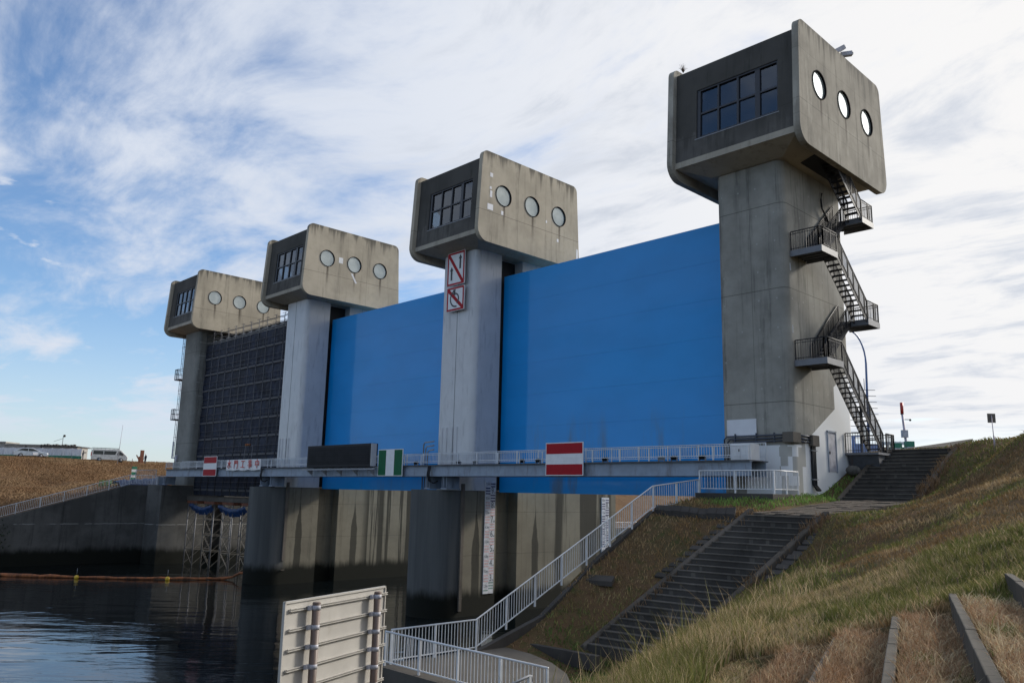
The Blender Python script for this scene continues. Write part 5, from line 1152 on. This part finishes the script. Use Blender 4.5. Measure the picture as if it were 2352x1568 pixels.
for k in range(9): z = 12.9 + .40 * k; w_ = .75 + .03 * (8 - k); c = Vector((tp.x, tp.y, z)); b = MB(); b.bar(c - r_ * (.95 + .08 * (8 - k)), c + r_ * (.5 + .03 * (8 - k)), .03); b.build('rung', 'stair_steel', lp_)
for dx_ in (-1.15, -.65, -.2): c = Vector((tp.x, tp.y, 16.1)) + r_ * dx_; b = MB(); b.bar(c, c + Vector((0, 0, .75)), .03); b.build('spike', 'stair_steel', lp_)
b = MB()
for o_ in (0, .35): c = Vector((tp.x, tp.y, 0)) + r_ * (-.55 + o_ * .2); b.tube([Vector((c.x, c.y, 11.3)), Vector((c.x, c.y, 15.8 - o_)), Vector((c.x - r_.x * .8, c.y - r_.y * .8, 15.8 - o_))], .06, 6)
b.build('bracket_frame', 'black_metal', lp_)
q = Vector(dep(2086, 1030, 62)); sp = thing('siren_pole', q, 'grey pole with a red warning lamp on top and a control box near its foot', 'pole')
zt = dep(2079, 945, 62)[2]; b = MB(); b.tube([(q.x, q.y, 11.3), (q.x - .2, q.y - .2, zt)], [.10, .09], 8); b.build('pole', 'pole_pink', sp)
b = MB(); b.tube([(q.x - .2, q.y - .2, zt - .1), (q.x - .2, q.y - .2, zt + .75)], .12, 10); b.build('warning_lamp', 'lamp_red', sp); b = MB(); b.tube([(q.x - .2, q.y - .2, zt - .15), (q.x - .2, q.y - .2, zt - .1)], .13, 10); b.build('collar', 'black_metal', sp); b = MB(); b.tube([(q.x - .1, q.y - .08, zt - .55), (q.x + .2, q.y + .18, zt - .55)], .03, 5); b.sphere((q.x + .22, q.y + .2, zt - .58), .09, 8, 6); b.build('sensor', 'black_metal', sp)
b = MB(); zb_ = dep(2083, 1003, 61.5)[2]; b.obox(q + Vector((-.1, -.25, zb_ - q.z + .28)), r_, Vector((-r_.y, r_.x, 0)), (0, 0, 1), .22, .13, .28); b.build('control_box', 'pole_grey', sp)
fwd2 = Vector((-r_.y, r_.x, 0))
for (u0, u1, v0, v1, lab) in ((2049, 2069, 1017, 1034, 'striped green and white barrier block left of the siren pole'), (2081, 2098, 1013, 1034, 'taller striped green and white barrier block at the foot of the siren pole')):
    a, c = Vector(dep(u0, v1, 59)), Vector(dep(u1, v1, 59)); zt = dep(u0, v0, 59)[2]; zg_ = 11.6; t = thing('barrier_block', (a + c) / 2, lab, 'barrier', 'green and white barriers on the crest'); H_ = (zt - zg_) / 4
    for k in range(4): b = MB(); b.obox((a + c) / 2 + Vector((0, 0, zg_ + H_ * (k + .5) - a.z)), r_, fwd2, (0, 0, 1), (c - a).length / 2, .25, H_ / 2 - .002); b.build('band', 'barrier_green' if k % 2 == 1 else 'pole_grey', t)
bf = thing('barrier_fence', dep(2060, 1024, 60), 'low green and white pipe fence along the crest behind the stairs', 'fence'); b = MB()
for v_ in (1018, 1030): b.bar(dep(2026, v_, 60.6), dep(2085, v_, 60.6), .22)
b.build('rail', 'barrier_green', bf); b = MB()
for k in range(6): p = Vector(dep(2028 + 10 * k, 1018, 60.4)); b.bar((p.x, p.y, 11.4), (p.x, p.y, p.z + .15), .09)
b.build('post', 'white_paint', bf)
b = MB(); [b.obox(Vector(dep(2030 + 12 * k, 1018, 60.45)), r_, fwd2, (0, 0, 1), .18, .14, .115) for k in range(5)]; b.build('white_band', 'white_paint', bf)
railing([tuple(dep(2098, 1033, 60)[:2]) + (11.7,), tuple(dep(2122, 1036, 56)[:2]) + (11.5,)], 'thin grey fence running along the crest right of the siren pole', h=.8, post=2, bal=.4, mat='pole_grey', name='crest_fence', cat='fence')
bl2 = thing('blue_machine', dep(1975, 1020, 50), 'blue equipment behind the foot of the steel staircase', 'machine'); q = Vector(dep(1990, 1036, 50)); b = MB(); b.obox((q.x, q.y, 11.95), r_, fwd2, (0, 0, 1), .8, .4, .38); b.build('body', 'lamp_blue', bl2, bevel=.05); b = MB(); p = Vector(dep(1962, 1036, 50)); b.tube([(p.x, p.y, 11.4), (p.x, p.y, 12.75)], .13, 8); b.bar(p + Vector((-.4, 0, .9)), p + Vector((.4, 0, .9)), .08); b.build('pump', 'lamp_blue', bl2)
q = Vector(dep(2283, 1004, 40.5)); q.z = float(zground(q.x, q.y)[0]) - .05; ws = thing('small_sign', q, 'small square sign seen from behind on a thin post on the grassy crest at right', 'sign'); zt = dep(2281, 948, 40.5)[2]
b = MB(); b.tube([q, (q.x - .03, q.y, zt - .1)], .02, 6); b.tube([q, (q.x, q.y, q.z + .6)], .04, 6); b.build('post', 'pole_pink', ws); b = MB(); b.obox((q.x - .05, q.y + .04, zt - .23), r_, fwd2, (0, 0, 1), .20, .012, .23); b.build('board', 'kerb_concrete', ws)
# pale kerbs and path on the crest beyond the upper stairs
b = MB(); P_ = [dep(2085, 1033.5, 46.2), dep(2196, 1029, 45.3), dep(2235, 1012.5, 46.5), dep(2228, 1012.5, 49)]
b.prism([Vector(p) for p in P_], (0, 0, -.12), (0, 0, 0)); b.build('crest_path', 'slab_concrete', kind='structure')
# ------------------------------------------------------------------ grass
def vnoise(x, y, s, seed=0):
    x = x / s + seed * 17.3; y = y / s - seed * 9.1; xi = np.floor(x).astype(np.int64); yi = np.floor(y).astype(np.int64); fx = x - xi; fy = y - yi; fx = fx * fx * (3 - 2 * fx); fy = fy * fy * (3 - 2 * fy)
    def h(a, b):
        v = np.sin(a * 127.1 + b * 311.7 + seed * 74.7) * 43758.5453; return v - np.floor(v)
    return (h(xi, yi) * (1 - fx) + h(xi + 1, yi) * fx) * (1 - fy) + (h(xi, yi + 1) * (1 - fx) + h(xi + 1, yi + 1) * fx) * fy
def fbm(x, y, s, seed=0): return .55 * vnoise(x, y, s, seed) + .3 * vnoise(x, y, s / 2.1, seed + 1) + .15 * vnoise(x, y, s / 4.3, seed + 2)
def inquad(x, y, q, m=0.):
    q = [np.array(p[:2], float) for p in q]; c = sum(q) / 4; ok = np.ones(len(x), bool)
    for i in range(4):
        a, b_ = q[i], q[(i + 1) % 4]; n_ = np.array([-(b_ - a)[1], (b_ - a)[0]]); n_ /= np.linalg.norm(n_)
        if (c - a) @ n_ < 0: n_ = -n_
        ok &= ((x - a[0]) * n_[0] + (y - a[1]) * n_[1]) > -m
    return ok
def blades(N, rmin, rmax, az0, az1, seed):
    g = np.random.default_rng(seed)
    r = rmin + (rmax - rmin) * g.random(N); az = np.radians(az0 + (az1 - az0) * g.random(N)); x = CAM[0] + r * np.sin(az); y = CAM[1] + r * np.cos(az); l, p = to_lp(x, y)
    ok = (x > edge(y) + .05) & (x < 74) & (y < 40)
    ok &= ~inquad(x, y, [SL[0], SL[1], SL[3], SL[2]], .22) & ~inquad(x, y, [SU[0], SU[1], SU[3], SU[2]], .22) & ~inquad(x, y, [a0, a1, c1, c0], -.15)
    ok &= ~((x > -6.7) & (y > -24.8) & (y < np.interp(x, [-6.65, -4.8, -3.2, -1.7, -.4, .7, 1.6], [-18.9, -19.1, -19.7, -20.6, -21.8, -23.2, -24.75]))) & ~((x > -6.2) & (x < -1.9) & (y > -6.8) & (y < 14)) & ~((x > -6.3) & (x < -1.6) & (y > -6.98) & (y < -3.4))
    ok &= ~((x > -2.0) & (x < -.1) & (y > 2.2) & (y < 4.7)); pass
    tz = inter(l, p); fr = (l - STEP[0][0]) % TREAD; ok &= ~(tz & (fr < np.where(l < -.4, .05, .13) * (.6 + .7 * g.random(N))))
    keep = g.random(N); n1 = fbm(x, y, 3.2, 3); n2 = fbm(x, y, 1.1, 8); n3 = fbm(x, y, 7., 5)
    revet = (x < -1.0) & (y > -17.5); front = (y > -8.5) & (x < 0); apron = (y < -16.8) & (l < -6.5); ridge = ((np.abs(l + 3.5) < 1.25 + .5 * n1) & (p > 6) & (p < 27)) | ((l > -3) & (p > PEND + .25 + .4 * np.maximum(l, 0)) & (p < 17.5 + 6 * n1)); crest = (p > 24) & (l > 1)
    dens = np.where(tz, .95, np.where(ridge, 1., np.where(revet, .85, np.where(apron, .5, .75 + .25 * n2))))
    ok &= keep < dens * (.55 + .6 * fbm(x, y, .6, 12)); x, y, l, p, r, n1, n2, n3, tz, revet, front, apron, ridge = (v[ok] for v in (x, y, l, p, r, n1, n2, n3, tz, revet, front, apron, ridge)); n = len(x)
    z = zsurf(x, y) - .01; u = g.random(n); q = g.random(n)
    straw = np.array([.56, .46, .29]); brown = np.array([.245, .155, .070]); red = np.array([.37, .225, .125]); green = np.array([.095, .150, .035]); olive = np.array([.20, .185, .055]); tan = np.array([.45, .33, .18])
    def mixc(a, b_, t): return a * (1 - t[:, None]) + b_ * t[:, None]
    gr = np.clip((n1 - .44) * 6 + (n2 - .5) * 3, 0, 1)
    col = mixc(mixc(np.tile(brown, (n, 1)), np.tile(tan, (n, 1)), np.clip((n2 - .38) * 3, 0, 1) * .8), mixc(np.tile(green, (n, 1)), np.tile(olive, (n, 1)), q), np.clip(gr * 1.0, 0, 1) * (u < .85))
    cr = mixc(np.tile(red, (n, 1)), np.tile(straw, (n, 1)), np.clip((n2 - .40) * 2.0 + (u - .45) * 1.6, 0, 1)); cr = np.where((gr[:, None] * (u < .6)[:, None]) > .55, mixc(np.tile(green, (n, 1)), np.tile(olive, (n, 1)), q), cr); col = np.where(tz[:, None], cr, col)
    rg = mixc(np.tile(straw, (n, 1)), np.tile(tan, (n, 1)), q); rg = np.where((u < .34 + .45 * (n1 > .52))[:, None], mixc(np.tile(green, (n, 1)), np.tile(olive, (n, 1)), q), rg); col = np.where(ridge[:, None], rg, col)
    rv = mixc(np.tile(brown * 1.25, (n, 1)), np.tile(tan, (n, 1)), np.clip(.35 + (n2 - .5) * 3 + (u - .5) * .4, 0, 1) * .6); low = np.clip((-13.5 - y) / 3 + (n1 - .5) * 3, 0, 1); rv = mixc(rv, np.where((u < .6)[:, None], green * 1.3, olive * 1.2), low * .8); col = np.where(revet[:, None], rv, col)
    fr_ = mixc(np.tile(green * 1.9, (n, 1)), np.tile(brown * 1.35, (n, 1)), np.clip((n2 - .46) * 4 - (x > -2.3) * .9, 0, 1)); col = np.where(front[:, None], fr_, col)
    ap = mixc(np.tile(tan, (n, 1)), np.tile(brown, (n, 1)), q * .6); col = np.where(apron[:, None], np.where((gr > .6)[:, None], green, ap), col)
    col *= (.62 + .70 * g.random(n))[:, None] * (.75 + .5 * fbm(x, y, .9, 41))[:, None]
    h = np.where(tz, .05 + .11 * q, np.where(ridge, .16 + .34 * q * q, np.where(revet, .08 + .15 * q, np.where(apron, .05 + .08 * q, .05 + .11 * q * (.5 + n2)))))
    h *= .65 + .7 * fbm(x, y, .8, 31); h = np.where(g.random(n) > .985, h * 2.1, h)
    h = np.where(ridge & (l > -2.3), (.08 + .18 * q) * (.6 + .8 * n2), h); h = np.where(front, .08 + .16 * q, h); wdt = np.maximum(.0030, r * .00046) * (.7 + .6 * g.random(n))
    th = g.random(n) * 2 * np.pi; lean = (.25 + .9 * g.random(n)) * np.where(tz, 1.25, np.where(ridge, .6, 1.0)); dxl, dyl = np.cos(th) * lean * h, np.sin(th) * lean * h
    dxl = dxl - .08 * h; sx_, sy_ = -np.sin(th + .9) * wdt, np.cos(th + .9) * wdt
    V = np.empty((n, 5, 3)); 
    V[:, 0] = np.c_[x - sx_, y - sy_, z]; V[:, 1] = np.c_[x + sx_, y + sy_, z]
    mx, my = x + dxl * .35, y + dyl * .35; V[:, 2] = np.c_[mx + sx_ * .8, my + sy_ * .8, z + h * .62]; V[:, 3] = np.c_[mx - sx_ * .8, my - sy_ * .8, z + h * .62]
    V[:, 4] = np.c_[x + dxl, y + dyl, z + h * np.where(lean > .8, .88, 1.0)]
    return V, col
def grass_object(name, V, col, label=None):
    n = len(V); me = bpy.data.meshes.new(name); me.vertices.add(n * 5); me.vertices.foreach_set('co', V.reshape(-1).astype(np.float32)); base = np.arange(n)[:, None] * 5
    lv = (base + np.array([0, 1, 2, 3, 3, 2, 4])).reshape(-1); me.loops.add(n * 7); me.loops.foreach_set('vertex_index', lv.astype(np.int32)); me.polygons.add(n * 2)
    st = (np.arange(n)[:, None] * 7 + np.array([0, 4])).reshape(-1); me.polygons.foreach_set('loop_start', st.astype(np.int32)); me.update(calc_edges=True)
    at = me.color_attributes.new('Col', 'FLOAT_COLOR', 'POINT'); c = np.ones((n * 5, 4), np.float32); c[:, :3] = np.repeat(col, 5, 0); at.data.foreach_set('color', c.reshape(-1))
    me.materials.append(M['grass_blade']); o = bpy.data.objects.new(name, me); COL.objects.link(o); tag(o, label, 'grass', kind='stuff'); return o
V1, c1_ = blades(480000, 2.0, 50, -88, 14, 21); V2, c2_ = blades(420000, 2.0, 20, -76, 4, 22)
grass_object('grass', np.concatenate([V1, V2]), np.concatenate([c1_, c2_]), 'dry brown, straw and green grass over the right bank and terraces')
gw = np.random.default_rng(9); Vs, Cs = [], []
for q0, q1, nw, wsp in ((SL[1], SL[3], 2400, .55), (SU[1], SU[3], 1000, .5), (SL[0], SL[2], 260, -.30)):
    t_ = gw.random(nw); cl = fbm(t_ * 10, t_ * 3 + nw, 1.3, 60); o_ = wsp * (.5 - gw.random(nw) * 1.5) * (.4 + cl); A_, B_ = np.array(q0), np.array(q1); P_ = A_ + (B_ - A_) * t_[:, None]; P_[:, 0] += np.where(wsp > 0, -o_ * .9, o_ * .6) + .12
    kp = gw.random(nw) < np.clip((cl - .42) * 5, 0.03, 1); P_, cl = P_[kp], cl[kp]; m_ = len(P_); h_ = (.08 + .30 * gw.random(m_)) * (.5 + cl); th = gw.random(m_) * 6.28; a_ = np.cos(th) * h_ * .5; b2 = np.sin(th) * h_ * .5; ww = .010
    V_ = np.empty((m_, 5, 3)); x_, y_, z_ = P_[:, 0], P_[:, 1], P_[:, 2] + .02
    V_[:, 0] = np.c_[x_ - ww, y_ - ww, z_]; V_[:, 1] = np.c_[x_ + ww, y_ + ww, z_]; V_[:, 2] = np.c_[x_ + a_ * .4 + ww, y_ + b2 * .4 + ww, z_ + h_ * .6]; V_[:, 3] = np.c_[x_ + a_ * .4 - ww, y_ + b2 * .4 - ww, z_ + h_ * .6]; V_[:, 4] = np.c_[x_ + a_, y_ + b2, z_ + h_]
    Vs.append(V_); Cs.append(np.array([.20, .13, .075]) * (.5 + .9 * gw.random(m_))[:, None])
grass_object('weeds', np.concatenate(Vs), np.concatenate(Cs), 'dry reddish weeds growing over the side kerbs of the concrete stairs')
gf = np.random.default_rng(5); nf = 90000; xf = -79 - 50 * gf.random(nf) ** .9; yf_ = -38 + 62 * gf.random(nf)
zf = np.array([zfar(a, c) for a, c in zip(xf, yf_)]) + .10 * np.sin(xf * .5 + np.sin(yf_ * .21)) * np.sin(yf_ * .33) - .02
tn = np.clip((fbm(xf, yf_, 5., 50) - .35) * 3, 0, 1)[:, None]; cf = (np.array([.235, .138, .070]) * (1 - tn) + np.array([.30, .195, .105]) * tn) * (.88 + .2 * gf.random(nf))[:, None] * (.75 + .5 * fbm(xf, yf_, 2.6, 52))[:, None]
hf = .08 + .15 * gf.random(nf); th = gf.random(nf) * 6.28; ox_, oy_ = np.cos(th) * hf * .7, np.sin(th) * hf * .7; Vf = np.empty((nf, 5, 3)); wf = .045
Vf[:, 0] = np.c_[xf, yf_ - wf, zf]; Vf[:, 1] = np.c_[xf, yf_ + wf, zf]; Vf[:, 2] = np.c_[xf + ox_ * .4, yf_ + oy_ * .4 + wf * .8, zf + hf * .6]; Vf[:, 3] = np.c_[xf + ox_ * .4, yf_ + oy_ * .4 - wf * .8, zf + hf * .6]; Vf[:, 4] = np.c_[xf + ox_, yf_ + oy_, zf + hf]
grass_object('dry_grass', Vf, cf, 'dry orange brown grass covering the far dike slope')
# tall dead stalks
for k, (u, v, D, h) in enumerate(((2270, 1400, 12.9, .60), (2325, 1375, 13.2, .40), (2212, 1440, 12.3, .30), (2120, 1450, 12.2, .32))):
    p = dep(u, v, D); p = Vector((p[0], p[1], float(zsurf(np.array([p[0]]), np.array([p[1]]))[0]))); b = MB(); tip = p + Vector((-.05, .02, h)); b.tube([p, p.lerp(tip, .5) + Vector((.012, 0, 0)), tip], [.006, .005, .003], 5)
    for j in range(5): c = p.lerp(tip, .3 + .14 * j); b.tube([c, c + Vector((random.uniform(-.05, .05), random.uniform(-.05, .05), .05))], .0025, 4)
    b.build('dead_stalk', 'stalk', label=['tallest dark dead stalk standing out of the grass above the terraces', 'shorter dead stalk just right of the tallest one', 'small dead stalk low in the green grass left of the tallest', 'small dead stalk farthest left above the terrace edgings'][k], cat='weed', group='dead weed stalks')
